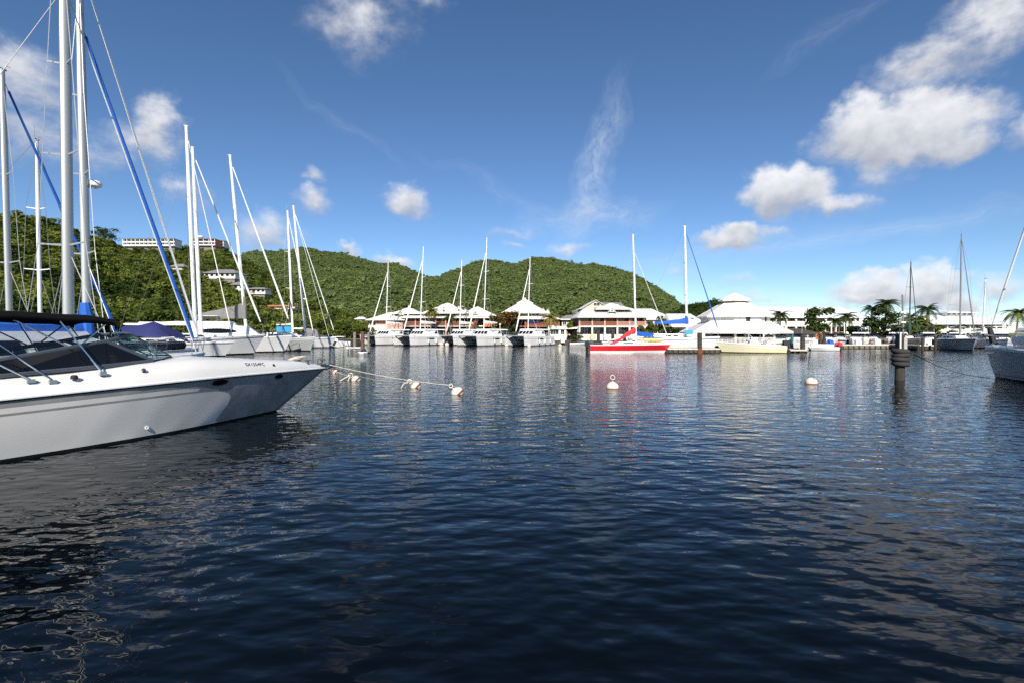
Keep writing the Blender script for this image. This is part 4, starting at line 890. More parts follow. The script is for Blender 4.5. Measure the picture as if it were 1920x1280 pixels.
        g=MB(); g.add([f(v) for v in (b[3],A4,C,t[2])],[(0,1,2,3)]); o=g.b('windscreen_pane',clearglass,T); sm=o.modifiers.new('thickness','SOLIDIFY'); sm.thickness=.012
        fr([f(v) for v in b],.042); fr([f(t[0]),f(t[1]),f(t[2]),f(C)],.048); fr([f(t[2]),f(b[3])],.045); fr([f(C),f(A4)],.018)
        fr([f(b[3]),f(b[3].lerp(A4,.5)+Vector((0,.05,-.01))),f(A4),Vector((-3.25,0,1.985))],.022,'window_gasket',black)
    fp=[Vector((-3.5,-.62,1.97)),Vector((-3.25,0,1.985)),Vector((-3.5,.62,1.97)),Vector((-4.5,.84,2.56)),Vector((-4.34,0,2.6)),Vector((-4.5,-.84,2.56))]
    g=MB(); g.add(fp,[(0,1,4,5),(1,2,3,4)]); o=g.b('windscreen_pane',clearglass,T); sm=o.modifiers.new('thickness','SOLIDIFY'); sm.thickness=.012
    fr([fp[5],fp[4],fp[3]],.03); fr([fp[1],fp[4]],.016)
    fr([(-4.0,-.75,1.98),(-4.15,-.72,2.3)],.012,'wiper',black); fr([(-3.75,-.3,2.0),(-4.0,-.25,2.3)],.012,'wiper',black)
    MB().lathe([(.02,0),(.07,.01),(.08,.07),(.05,.12),(.01,.13)],12,(-3.85,-.35,1.99)).b('compass',gel,T,True)
    # canopy
    rows=[]
    for i in range(15):
        u=i/14; x=-9.8+4.72*u; zc=3.04+.06*math.sin(u*math.pi*.9)-.05*u; e=.0 if 0<i<14 else .05; r=[]
        sagw=.02*math.sin(u*math.pi*3)**2
        for y,dz in ((-1.27,-.20),(-1.28,-.12),(-1.2,-.045),(-.8,-.0),(0,.03),(.8,0.),(1.2,-.045),(1.28,-.12),(1.27,-.20)): r.append((x+(.03*y*y if i==14 else 0),y,zc+dz-e-sagw))
        rows.append(r)
    rows.append([(x+.05,y*.97,z-.12) for x,y,z in rows[-1]])
    cn=MB().grid(rows).b('canopy',blackc,T,True); sm=cn.modifiers.new('thickness','SOLIDIFY'); sm.thickness=.035
    for s in (-1,1):
        for a,bb in (((-6.06,1.25,2.87),(-5.41,1.6,1.70)),((-7.6,1.25,2.9),(-6.32,1.65,1.60)),((-8.2,1.25,2.8),(-6.66,1.62,1.64)),((-5.2,1.2,2.80),(-5.65,1.26,2.36)),((-6.8,1.22,2.87),(-5.85,1.22,2.26)),((-5.1,1.2,2.83),(-5.0,.95,2.52))):
            MB().tube([(a[0],s*a[1],a[2]),(bb[0],s*bb[1],bb[2])],.019,7).b('canopy_pole',steel,T,True)
        for p in ((-5.41,1.6,1.69),(-6.32,1.65,1.58),(-6.66,1.62,1.62)):
            MB().box(p[0]-.06,p[0]+.07,s*p[1]-.04,s*p[1]+.04,p[2]-.05,p[2]+.03).b('pole_mount',steel,T)
        MB().lathe([(.02,-.0),(.065,0),(.07,.05),(.05,.085),(.01,.09)],12,(-5.95,s*1.66,1.60)).b('deck_fitting',black,T,True)
        MB().lathe([(.02,0),(.05,0),(.055,.04),(.03,.08),(.01,.09)],12,(-4.55,s*1.52,1.66)).b('deck_fitting',steel,T,True)
    def hull_pt(x,q):
        def on(r):
            zt=q*r[-1][2]
            for j in range(NQ-1):
                if r[j][2]<=zt<=r[j+1][2]+1e-6: return Vector(r[j]).lerp(Vector(r[j+1]),(zt-r[j][2])/max(1e-6,r[j+1][2]-r[j][2]))
            return Vector(r[-1])
        for i in range(nx-1):
            p0,p1=on(rows_hull[i]),on(rows_hull[i+1])
            if p0.x<=x<=p1.x: return p0.lerp(p1,(x-p0.x)/(p1.x-p0.x))
    for x,q,rx,rq in ((-2.57,.90,.25,.052),(-.36,.90,.165,.045)):
        for s in (1,-1):
            c=[]; cc=hull_pt(x,q)
            for k in range(24):
                a=2*math.pi*k/24; p=hull_pt(x+rx*math.cos(a),q+rq*math.sin(a)*1.15); c.append(p+Vector((0,-.012,0)))
            c=[Vector((p.x,p.y*s,p.z)) for p in c]; MB().poly(c).b('porthole',darkglass,T); MB().tube(c+[c[0]],.012,5).b('porthole_rim',black,T,True)
    p=hull_pt(-4.44,.2); MB().torus(p+Vector((0,-.012,0)),.035,.012,16,6,'y').b('through_hull',gel2,T,True)
    # registration along the coachroof side
    fc=bpy.data.curves.new('registration','FONT'); fc.body='SX1554PC'; fc.size=.155; fc.extrude=.002; fc.space_character=1.12
    fo=bpy.data.objects.new('registration_source',fc); COL.objects.link(fo); bpy.context.view_layer.update()
    me=bpy.data.meshes.new_from_object(fo.evaluated_get(bpy.context.evaluated_depsgraph_get())); bpy.data.objects.remove(fo)
    me.materials.clear(); me.materials.append(black); o=bpy.data.objects.new('registration',me); COL.objects.link(o); o.parent=T
    def dk(x,k):
        i=int(np.clip((x+10.4)/12.4*39,0,38)); u=(x+10.4)/12.4*39-i; return Vector(drow[i][k]).lerp(Vector(drow[i+1][k]),u)
    a=dk(-1.62,3); b_=dk(-.7,3); c_=dk(-1.62,4); ex=(b_-a).normalized(); up=(c_-a); up=(up-ex*up.dot(ex)).normalized(); nz=ex.cross(up)
    pos=a.lerp(c_,.12)+nz*.012
    mw=Matrix((ex,up,nz)).transposed().to_4x4(); o.matrix_basis=Matrix.Translation(pos)@mw
    pp=dk(-.55,3).lerp(dk(-.55,4),.1); MB().lathe([(.02,-.02),(.035,0),(.03,.05),(.01,.06)],8,pp).b('deck_fitting',black,T)
    # bow gear: roller with anchor, cleats, coiled line
    r=MB(); r.box(1.7,2.35,-.10,-.07,1.36,1.46); r.box(1.7,2.35,.07,.10,1.36,1.46); r.box(1.7,2.3,-.07,.07,1.34,1.37); r.b('bow_roller',steel,T)
    an=MB(); an.tube([(1.6,0,1.5),(2.2,0,1.44),(2.5,0,1.34)],.03,6); an.frus([(2.1,-.17,1.24),(2.75,-.02,1.40),(2.75,.02,1.40),(2.1,.17,1.24)],[(2.1,-.17,1.27),(2.75,-.02,1.43),(2.75,.02,1.43),(2.1,.17,1.27)]); an.tube([(2.45,-.22,1.28),(2.5,0,1.34),(2.45,.22,1.28)],.02,5); an.b('anchor',wire,T)
    for s in (-1,1):
        m=MB(); m.box(1.0,1.06,s*.28-.02,s*.28+.02,1.55,1.63); m.tube([(.9,s*.28,1.64),(1.16,s*.28,1.64)],.02,6); m.b('cleat',steel,T)
        m=MB(); m.tube([(1.75,s*.1,1.45),(1.78,s*.13,1.62),(1.86,s*.12,1.66),(1.92,s*.08,1.58)],.014,6); m.b('bow_light',black,T)
    m=MB()
    for k in range(5): m.torus((.75+.03*k,.1-.05*k,1.68+.025*k),.17+.02*(k%3),.014,18,5,'z')
    m.b('coiled_line',rope,T,True)
    return hull_pt
def HULLROWS(XS,RB,RZ,W0,nx,rb,rz):
    rows=[]
    for i in range(nx):
        t=i/(nx-1); t=1-(1-t)**1.35; r=[]; xm=-10.4+11.4*t
        qb=float(np.interp(xm,[-3.4,-2.9,-2.5,-2.25,-2.1,-2.0,-1.9],[.735,.72,.66,.56,.42,.22,.045])); qs=float(np.interp(xm,[-9,-7,-4.2,-3.6,-3.3],[.865,.865,.855,.82,.778]))
        Q=[0,.042]+[.042+(qb-.042)*k/5 for k in (1,2,3,4)]+[qb-.001,qb,max(.736,qb+.001),.776,qs]+[qs+(1-qs)*k/4 for k in (1,2,3,4)]
        Q=[Q[0],Q[1],*Q[2:6],Q[6],Q[7],Q[8],Q[9],Q[10],*Q[11:]]
        for q in Q:
            xe=2.02*q**.93; x=-10.4+(xe+10.4)*t
            hbw=float(np.interp(-10.4+10.4*t,XS[:11]+[0.],W0)); hbr=rb(-10.4+12.42*t)
            g=q**(1.0+.9*t**3); y=hbw*(1-g)+hbr*g; y+=.05*math.sin(math.pi*q)*(1-t)
            r.append((x,-max(y,.012),rz(-10.4+12.42*t)*q))
        rows.append(r)
    return rows
cruiser()
# ---- sailing boats on the left (measured bow, mast foot and mast top)
G1='sailing boats moored along the left shore'
T,o,L=sloop('sloop with slim mast farthest left and light blue sail cover, blue furled jib',(236,33),(19,26),(4,130),3.9,1.5,1.35,r=.15,mm=alu,wr=.017,furl=blue,furl_r=.10,boom=4.5,cover=.55,coverm=bluesky,group=G1,sw=.9,spread=(.3,.62))
T,o,L=sloop('smaller sloop with a thin white mast, second mast from the left edge',(205,44),(76,36),(69,262),3.4,1.4,1.25,r=.15,mm=mastw,wr=.018,boom=4.2,cover=.35,coverm=greyc,group=G1,sw=.8,jf=.38)
T,o,L=sloop('large white yacht with the thickest aluminium mast and twin white forestays',(384,25.5),(129,19),(119,-190),4.2,1.6,1.45,r=.19,mm=alu,wr=.016,furl=gel2,furl_r=.05,boom=5.5,cover=.4,coverm=blue,boomz=2.75,group=G1,sw=1.05,spread=(.2,.41,.62,.82),cabh=1.15,extra=((.80,(-.45,0,0),.022,gel2),))
T,o,L=sloop('yacht with blue furled headsail, blue mainsail cover and radar dome on its mast',(372,27),(164,22),(148,-60),4.0,1.75,1.45,r=.17,mm=alu,wr=.016,furl=blue,furl_r=.095,furl_top=.86,boom=5.,cover=.95,coverm=blue,boomz=2.6,group=G1,sw=.95,spread=(.235,.45,.66),radar=.43,cabh=.65,furl0=.03,jf=.40)
m=MB(); Q=L-.2
for k in range(5): m.tube([(L-1.6+.33*k,-.35+.06*k,1.75),(L-1.75+.33*k,-.9+.12*k,1.3)],.022,5)
m.b('bow_ladder',steel,T)
dg=MB(); dg.tube([(L-3.3,-1.0,1.95),(L-1.4,-.62,2.0),(L-.9,0,2.02),(L-1.4,.62,2.0),(L-3.3,1.0,1.95)],[.2,.2,.17,.2,.2],10); tag(dg.b('inflatable_dinghy',black,None,True),'black inflatable dinghy lashed on the foredeck of the blue sailed yacht','dinghy')
o=bpy.data.objects['inflatable_dinghy']; o.matrix_world=PM(T)
# dark blue tarpaulin over a foredeck behind the windscreen
def tarp():
    a=[P(230,612,31),P(262,610,31),P(292,602,31),P(318,629,31)]; lo=[P(228,622,30),P(250,629,30),P(285,633,30),P(322,632,30)]; m=MB()
    back=[v+Vector((.3,1.6,-.5)) for v in a]
    rows=[]
    for u in range(9):
        t=u/8*3; i=min(2,int(t)); f=t-i
        A=a[i].lerp(a[i+1],f); B_=lo[i].lerp(lo[i+1],f); C=back[i].lerp(back[i+1],f); w=.05*math.sin(u*2.1)
        rows.append([B_,B_.lerp(A,.5)+Vector((0,-.15+w,.02)),A,A.lerp(C,.5)+Vector((0,0,.05+w)),C])
    m.grid(rows); return m
tag(tarp().b('tarpaulin',navy,None,True),'dark navy tarpaulin stretched over a foredeck behind the cruiser windscreen','tarpaulin')
T,o,L=sloop('white sloop with tall white mast left of the radar ketch pair, flag-shaped sail foot',(440,58),(367,56.5),(349,236),3.8,1.6,1.4,r=.20,boom=6.5,cover=.22,coverm=whitec,group=G1,sw=.9,furl=whitec,furl_r=.06,jf=.34,boomz=3.5)
# the big motor-sailing catamaran with oval windows
T,o,L=sloop('large white sailing yacht with radar, whose bow crosses before the grey covered boom',(497,64),(377,60.5),(361,276),5.0,2.35,1.75,r=.2,boom=6.,cover=.3,coverm=whitec,furl=gel2,furl_r=.12,group=G1,cabh=.6,sw=.9,radar=.52,jf=.5,stripe=navy,ov=1.3,bowz=2.9)
T,o,L=sloop('white yacht with oval deckhouse window, flybridge and heavy grey sail cover on its boom',(548,71),(463,69),(431,291),4.4,2.2,1.7,r=.2,boom=5.6,cover=2.1,coverm=greyc,bsag=-.1,furl=gel2,furl_r=.13,group=G1,sw=.9,spread=(.45,.72),cabin=False,stripe=gel2,jf=.42,bowz=3.4,boomz=4.6)
h=house(T,L*.10,L*.74,4.2,3.0,1.95,1.55,sf=2.0,sb=.3,inset=.35,front=False,m=gel2)
bq=[(L*.10,-2.1,1.95),(L*.74,-1.5,1.95),(L*.74-2.0,-1.15,3.5),(L*.10+.3,-1.75,3.5)]
bq=[Vector(v) for v in bq]; nn=(bq[1]-bq[0]).cross(bq[3]-bq[0]).normalized(); pts=[]
for k in range(28):
    a=6.2832*k/28; u=.42+.30*math.cos(a); v=.56+.22*math.sin(a)*(1 if math.sin(a)>0 else .8); pts.append(bq[0].lerp(bq[1],u).lerp(bq[3].lerp(bq[2],u),v)+nn*.02)
MB().poly(pts).b('cabin_window',darkglass,h)
house(T,L*.12,L*.5,2.9,2.4,3.48,.6,sf=.5,sb=.2,inset=.1,front=False,name='flybridge',m=gel2); house(T,L*.14,L*.34,2.6,2.2,4.75,.07,sf=.1,sb=.1,name='hardtop',front=False)
m=MB(); 
for x in (.16,.33): m.tube([(L*x,-1.2,3.9),(L*x,-1.15,4.8)],.03,6); m.tube([(L*x,1.2,3.9),(L*x,1.15,4.8)],.03,6)
m.b('hardtop_post',steel,T)
T,o,L=sloop('pale grey hulled sloop with white boom and blue awning over its cabin',(590,73),(549,76),(539,395),4.2,1.95,1.6,hullm=hullgrey2,stripe=gelw,r=.2,boom=4.4,cover=.25,coverm=whitec,furl=gel2,furl_r=.08,group=G1,sw=.8,radar=.2,cabh=.9,jf=.4)
hb,z=out_at(o,L*.6); MB().pane([(L*.45,-1.6,2.7),(L*.75,-1.5,2.7),(L*.74,-1.4,3.5),(L*.46,-1.5,3.5)],0,1,0,1,.02,.03).b('awning',bluesky,T)
T,o,L=sloop('white sloop with a light blue band on its hull and grey tarpaulin on deck',(631,92),(573,91),(550,386),4.4,1.8,1.5,hullm=gel2,stripe=bluesky,r=.2,boom=4.,cover=.25,coverm=whitec,furl=gel2,furl_r=.08,group=G1,sw=.8,radar=.28,spread=(.4,.68),jf=.46,extra=((.97,(-1.2,0,0),.03,gel2),))
MB().frus([(L*.5,-1.5,1.7),(L*.78,-1.3,1.7),(L*.78,1.3,1.7),(L*.5,1.5,1.7)],[(L*.56,-.4,3.4),(L*.70,-.3,3.2),(L*.70,.3,3.2),(L*.56,.4,3.4)]).b('deck_cover',greyc,T)
# a blue topped powerboat and skiffs beyond
def motorboat(label,x,y,rot,L=8.,B=2.8,fb=1.25,fs=1.,hullm=gel2,stripe=gel2,style='cruiser',name='motorboat',group=None,top=None,glassm=darkglass,cov=None):
    T=thing(name,label,'motorboat',(x,y,0),rot,group)
    out=add_hull(T,L,B,fb,fs,[antifoul,hullm,stripe],(-.3,0,.08,.7,.86,1.),[0,0,1,2,1],gel2,ov=L*.12,nx=12,full=.92)
    if style=='cruiser':
        house(T,L*.30,L*.80,B*.78,B*.45,(fb+fs)/2-.05,.45,sf=.9,sb=.1,m=gel2,wins=((.3,.7,.3,.7),),front=False)
        c=house(T,L*.28,L*.62,B*.74,B*.60,(fb+fs)/2+.38,.62,sf=1.0,sb=.0,inset=.18,m=glassm,name='windscreen',front=False)
        MB().frus([(L*.12,-B*.36,2.1),(L*.50,-B*.32,2.1),(L*.50,B*.32,2.1),(L*.12,B*.36,2.1)],[(L*.14,-B*.32,2.2),(L*.47,-B*.27,2.2),(L*.47,B*.27,2.2),(L*.14,B*.32,2.2)]).b('hardtop',top or gel2,T,True)
        m=MB()
        for s in (-1,1): m.frus([(L*.14,s*B*.40-.03,1.0),(L*.22,s*B*.40-.03,1.0),(L*.22,s*B*.40+.03,1.0),(L*.14,s*B*.40+.03,1.0)],[(L*.22,s*B*.33-.03,2.12),(L*.30,s*B*.33-.03,2.12),(L*.30,s*B*.33+.03,2.12),(L*.22,s*B*.33+.03,2.12)])
        m.b('radar_arch',gel2,T)
    elif style=='open':
        house(T,L*.42,L*.56,B*.35,B*.3,fs,.75,sf=.2,sb=.1,inset=.05,m=gel2,name='console',front=False)
        if cov: MB().frus([(L*.2,-B*.4,fs+1.0),(L*.62,-B*.38,fs+1.0),(L*.62,B*.38,fs+1.0),(L*.2,B*.4,fs+1.0)],[(L*.22,-B*.34,fs+1.12),(L*.6,-B*.32,fs+1.12),(L*.6,B*.32,fs+1.12),(L*.22,B*.34,fs+1.12)]).b('awning',cov,T)
        m=MB()
        for xx in (.22,.6):
            for s in (-1,1): m.tube([(L*xx,s*B*.4,fs),(L*xx,s*B*.36,fs+1.02)],.02,5)
        if cov: m.b('awning_pole',steel,T)
    rail(T,out,L*.5,L*.88,h=.45,n=4,r=.014)
    return T,out
def outboard(T,x,y,z,s=1.,m=engine):
    c=MB().frus([(x-.42*s,y-.19*s,z+.15),(x+.12*s,y-.17*s,z+.15),(x+.12*s,y+.17*s,z+.15),(x-.42*s,y+.19*s,z+.15)],[(x-.36*s,y-.13*s,z+.68*s),(x+.02*s,y-.12*s,z+.68*s),(x+.02*s,y+.12*s,z+.68*s),(x-.36*s,y+.13*s,z+.68*s)]).b('outboard_motor',m,T)
    q=MB(); q.frus([(x-.30*s,y-.05,z-.75*s),(x-.05*s,y-.05,z-.75*s),(x-.05*s,y+.05,z-.75*s),(x-.30*s,y+.05,z-.75*s)],[(x-.32*s,y-.1,z+.16),(x,y-.1,z+.16),(x,y+.1,z+.16),(x-.32*s,y+.1,z+.16)]); q.tube([(x-.42*s,y,z-.72*s),(x-.1*s,y,z-.72*s)],.05*s,6); q.b('motor_leg',engine,c)
for px,Y,rot,L,lab,tp in ((300,40,R(60),8.5,'white motor cruiser with hardtop behind the navy tarpaulin',gel2),(330,46,R(40),8.,'white motorboat with grey hardtop left of the twin white masts',greyc),(520,84,R(20),8.5,'white motorboat behind the grey covered boom mast',gel2),(612,99,R(15),7.5,'white motorboat behind the light blue banded sloop',bluesky)):
    T,o=motorboat(lab,X(px,Y)-L*math.cos(rot),Y-L*math.sin(rot),rot,L=L,B=3.,fb=1.6,fs=1.3,top=tp)
T,o=motorboat('white motorboat with square dark blue cover across its stern, end of the left mooring row',X(640,93),94.5,R(200),L=7.5,B=3.2,style='open')
MB().pane([(.1,-1.5,.45),(.1,1.5,.45),(-.05,1.5,1.75),(-.05,-1.5,1.75)],0,1,0,1,.05,.05).b('stern_cover',navy,T)
T,o=motorboat('white skiff with awning drawn up by the far left pilings',X(655,105),106,R(190),L=6,B=2.2,fb=.9,fs=.75,style='open',cov=gel2)

# ---- cruising catamarans stern-to along the middle quay
def catamaran(label,px,Y,rot,toppx,toppy,L=12.,B=6.4,group='catamarans moored along the middle quay',radar=None,boomcover=whitec,flag=None,awn=None,flare=0):
    x=X(px,Y); T=thing('catamaran',label,'catamaran',(x,Y,0),rot,group); T.scale=(1,1,1.2)      # root: the waterline under the mast
    xs=-L*.52
    sub=[]
    for s in (-1,1):
        n0=len(T.children); rows,out=hull_rows(L,1.75,1.72,1.5,ov=.35,levels=(-.3,0,.07,.70,.76,1.),full=.9,flare=.2)
        rows=[[(a+xs,b_,c) for a,b_,c in r] for r in rows]; y0=s*(B/2-.87)
        full=[[(a,b_+y0,c) for a,b_,c in r]+[(a,-b_+y0,c) for a,b_,c in reversed(r)] for r in rows]
        ci=[0,0,1,2,1]; m=MB().grid(full,ci+[1]+ci[::-1]); m.c=1; m.poly(full[0]); h=m.b('hull',[antifoul,gelw,hullgrey2],T,True)
        d=MB(); d.grid([[(a+xs,y0-hb*.98,z-.004),(a+xs,y0-hb*.85,z+.05),(a+xs,y0,z+.09),(a+xs,y0+hb*.85,z+.05),(a+xs,y0+hb*.98,z-.004)] for a,hb,z in out]); d.b('deck',gel2,h,True)
        q=MB(); q.pane([(xs+L*.45,y0-s*0+s*.875,1.12),(xs+L*.62,y0+s*.86,1.12),(xs+L*.62,y0+s*.865,1.28),(xs+L*.45,y0+s*.88,1.28)],0,1,0,1,.03,.03); q.b('hull_window',darkglass,h)
        o2=[(a+xs,hb,z) for a,hb,z in out]
        mb=MB(); pts=[]
        for k in range(6):
            a=xs+L*.12+L*.82*k/5; z=float(np.interp(a,[w[0] for w in o2],[w[2] for w in o2])); p=Vector((a,y0+s*.6,z)); mb.tube([p,p+Vector((0,0,.6))],.016,4); pts.append(p+Vector((0,0,.6)))
        mb.tube(pts,.014,4); mb.tube([p-Vector((0,0,.3)) for p in pts],.012,4); mb.b('lifeline',steel,T)
        sc=MB().frus([(xs-.6,y0-.6,.2),(xs+.3,y0-.75,.2),(xs+.3,y0+.75,.2),(xs-.6,y0+.6,.2)],[(xs-.5,y0-.55,.6),(xs+.3,y0-.7,1.35),(xs+.3,y0+.7,1.35),(xs-.5,y0+.55,.6)]).b('stern_step',gelw,h)
    yb=B/2-.87
    MB().frus([(xs+.6,-yb+.5,.85),(xs+L*.66,-yb+.5,1.0),(xs+L*.66,yb-.5,1.0),(xs+.6,yb-.5,.85)],[(xs+.4,-yb,1.55),(xs+L*.70,-yb,1.62),(xs+L*.70,yb,1.62),(xs+.4,yb,1.55)]).b('bridge_deck',gelw,T)
    MB().tube([(xs+L*.955,-yb,1.62),(xs+L*.955,yb,1.62)],.1,8).b('cross_beam',alu,T,True)
    MB().box(xs+L*.70,xs+L*.95,-yb+.6,yb-.6,1.55,1.58).b('trampoline',greyc,T)
    h=house(T,xs+L*.24,xs+L*.66,4.6,3.9,1.58,1.05,sf=1.25,sb=.05,inset=.28,m=gel2,name='saloon',front=False,wins=((.05,.26,.38,.82),(.32,.45,.38,.82),(.50,.70,.38,.80)))
    b=[(xs+L*.66,-1.95,1.58),(xs+L*.66,1.95,1.58),(xs+L*.66-1.25,1.67,2.63),(xs+L*.66-1.25,-1.67,2.63)]
    for u0,u1 in ((.04,.26),(.30,.48),(.52,.70),(.74,.96)): MB().pane(b,u0,u1,.35,.85).b('cabin_window',darkglass,h)
    MB().frus([(xs+L*.05,-2.35,2.62),(xs+L*.56,-1.95,2.66),(xs+L*.56,1.95,2.66),(xs+L*.05,2.35,2.62)],[(xs+L*.07,-2.15,2.8),(xs+L*.53,-1.7,2.86),(xs+L*.53,1.7,2.86),(xs+L*.07,2.15,2.8)]).b('cabin_roof',gel2,T,True)
    m=MB()
    for s in (-1,1): m.tube([(xs+.9,s*2.0,1.5),(xs+.9,s*2.0,2.65)],.04,6)
    m.b('roof_post',alu,T); MB().box(xs+L*.20,xs+L*.235,-1.9,1.9,1.6,2.5).b('saloon_door',darkglass,T)
    out=[(xs,3.1,1.5),(xs+L,3.1,1.7)]
    top=loc(T,P(toppx,toppy,Y)); rig(T,(xs+L*.52,0,2.7),top,.125,(xs+L*.955,0,1.75),out,xs+L*.5,furl=gel2,furl_r=.13,furl_top=.86,spread=(.33,.63),sw=.95,boom=4.9,cover=.55,coverm=boomcover,radar=radar,bsag=.1,wr=.014)
    if awn: MB().frus([(xs+L*.02,-1.7,3.4),(xs+L*.3,-1.7,3.4),(xs+L*.3,1.7,3.4),(xs+L*.02,1.7,3.4)],[(xs+L*.03,-1.5,3.5),(xs+L*.29,-1.5,3.5),(xs+L*.29,1.5,3.5),(xs+L*.03,1.5,3.5)]).b('awning',awn,T)
    for k in range(3): fender(T,xs+L*(.2+.2*k),(B/2+.12),.75)
    return T
hd=R(-90-33)
catamaran('white catamaran at the left end of the quay, grey awning over its cockpit',724,116,hd,728,490,L=11.5,awn=greyc)
catamaran('second white catamaran from the left, before the short palm',788,110,hd,794,462)
catamaran('white catamaran half hidden behind another hull, in front of the stairs and red car',862,114,hd,866,487,L=11)
catamaran('white catamaran with the tallest mast of the quay, beside the flame tree',907,108,hd,913,445,L=12.5,B=6.8)
catamaran('rightmost white catamaran of the quay row with blue boom cover, before the pyramid roof',990,107,hd,994,482,L=11.5,boomcover=navy)

# ---- red racing sailboat, cream fishing boat and the sloop at the dock
T,o,L=sloop('long low sailboat with bright red hull and red mainsail cover',(1258,67.3),(1193,67),(1187,440),2.6,1.08,.98,boot=.27,hullm=hullred,stripe=hullred,r=.13,furl=whitec,furl_r=.05,L=10.9,cabin=False,sw=.5,spread=(.5,),ov=.9,full=.65,furl_top=.86,botm=gel2,bowz=1.3)
house(T,3.2,7.6,1.5,1.2,1.05,.42,sf=.5,sb=.8,inset=.12,front=False,wins=((.2,.55,.3,.7),)); 
m=MB(); rows=[]
for i in range(9):
    u=i/8; c=Vector((6.15-3.4*u,0,3.05-2.0*u-.0)); h_=.72-.55*u; w=.16
    rows.append([(c.x,-w,c.z-h_*.5),(c.x,-w*1.2,c.z-h_*.1),(c.x,0,c.z+h_*.5),(c.x,w*1.2,c.z-h_*.1),(c.x,w,c.z-h_*.5)])
m.grid(rows).b('sail_cover',redc,T,True); MB().tube([(6.1,0,2.4),(2.4,0,1.55)],.07,8).b('boom',mastw,T,True)
outboard(T,-.15,-.3,.75,1.15); m=MB(); m.torus((.25,-.75,2.05),.3,.09,18,8,'y'); m.b('life_ring',yellow,T,True); m=MB(); m.tube([(.1,-.9,1.1),(.0,-.9,2.0),(.0,.9,2.0),(.1,.9,1.1)],.03,6); m.b('pushpit',steel,T)
ky=MB().lathe([(.01,-1.65),(.16,-1.2),(.3,-.4),(.32,.2),(.24,1.),(.02,1.65)],12); ky=ky.b('kayak',yellow,None,True); ky.rotation_euler=(0,R(90),R(2)); ky.scale=(.75,1,1); ky.location=(X(1222,66.6),66.6,1.62); tag(ky,'yellow kayak laid on the foredeck of the red sailboat','kayak')
T,o=motorboat('cream centre console fishing boat with white T-top and outboard motors',X(1466,68.0),67.5,R(172),L=8.7,B=2.7,fb=1.42,fs=.85,hullm=cream,stripe=gel2,style='none')
house(T,3.3,4.5,.95,.85,1.0,.95,sf=.35,sb=.1,inset=.05,name='console',front=True,m=gel2)
MB().frus([(2.3,-1.05,2.46),(5.0,-.95,2.5),(5.0,.95,2.5),(2.3,1.05,2.46)],[(2.4,-1.0,2.54),(4.9,-.9,2.6),(4.9,.9,2.6),(2.4,1.0,2.54)]).b('hardtop',gel2,T)
for s in (-1,1): MB().tube([(3.2,s*.55,1.0),(2.6,s*.8,2.48)],.04,6).tube([(4.3,s*.55,1.0),(4.7,s*.75,2.52)],.04,6).tube([(3.2,s*.55,1.2),(4.7,s*.75,2.48)],.03,6).b('top_post',gel2,T)
MB().frus([(1.7,-.8,.85),(2.5,-.8,.85),(2.5,.8,.85),(1.7,.8,.85)],[(1.8,-.75,1.45),(2.2,-.75,1.6),(2.2,.75,1.6),(1.8,.75,1.45)]).b('leaning_seat',gel2,T)
outboard(T,-.05,.38,.8,1.25); outboard(T,-.05,-.38,.8,1.25)
m=MB(); m.tube([(3.0,-.9,2.5),(2.2,-1.3,4.4)],.02,5).tube([(3.0,.9,2.5),(2.4,1.3,4.2)],.02,5); m.b('outrigger',wire,T)
T,o,L=sloop('white sloop behind the dock with blue furled jib and blue sail bundle at the mast',(1350,73),(1288,74),(1284,424),3.6,2.0,1.75,r=.17,furl=blue,furl_r=.08,L=11.8,boom=4.6,cover=.75,coverm=blue,cabh=.6,sw=.8,stripe=navy,bowz=2.6,boomz=4.0,bsag=-.05)
MB().frus([(.2,-1.4,2.15),(4.2,-1.3,1.75),(4.2,1.3,1.75),(.2,1.4,2.15)],[(.2,-.3,2.8),(4.1,-.2,2.35),(4.1,.2,2.35),(.2,.3,2.8)]).b('deck_awning',blue,T)
m=MB().frus([(6.9,-1.6,2.35),(7.9,-1.6,2.35),(7.9,-1.2,2.35),(6.9,-1.2,2.35)],[(6.9,-1.6,3.),(7.9,-1.6,3.),(7.9,-1.2,3.),(6.9,-1.2,3.)]); m.b('spray_hood',bluesky,T)

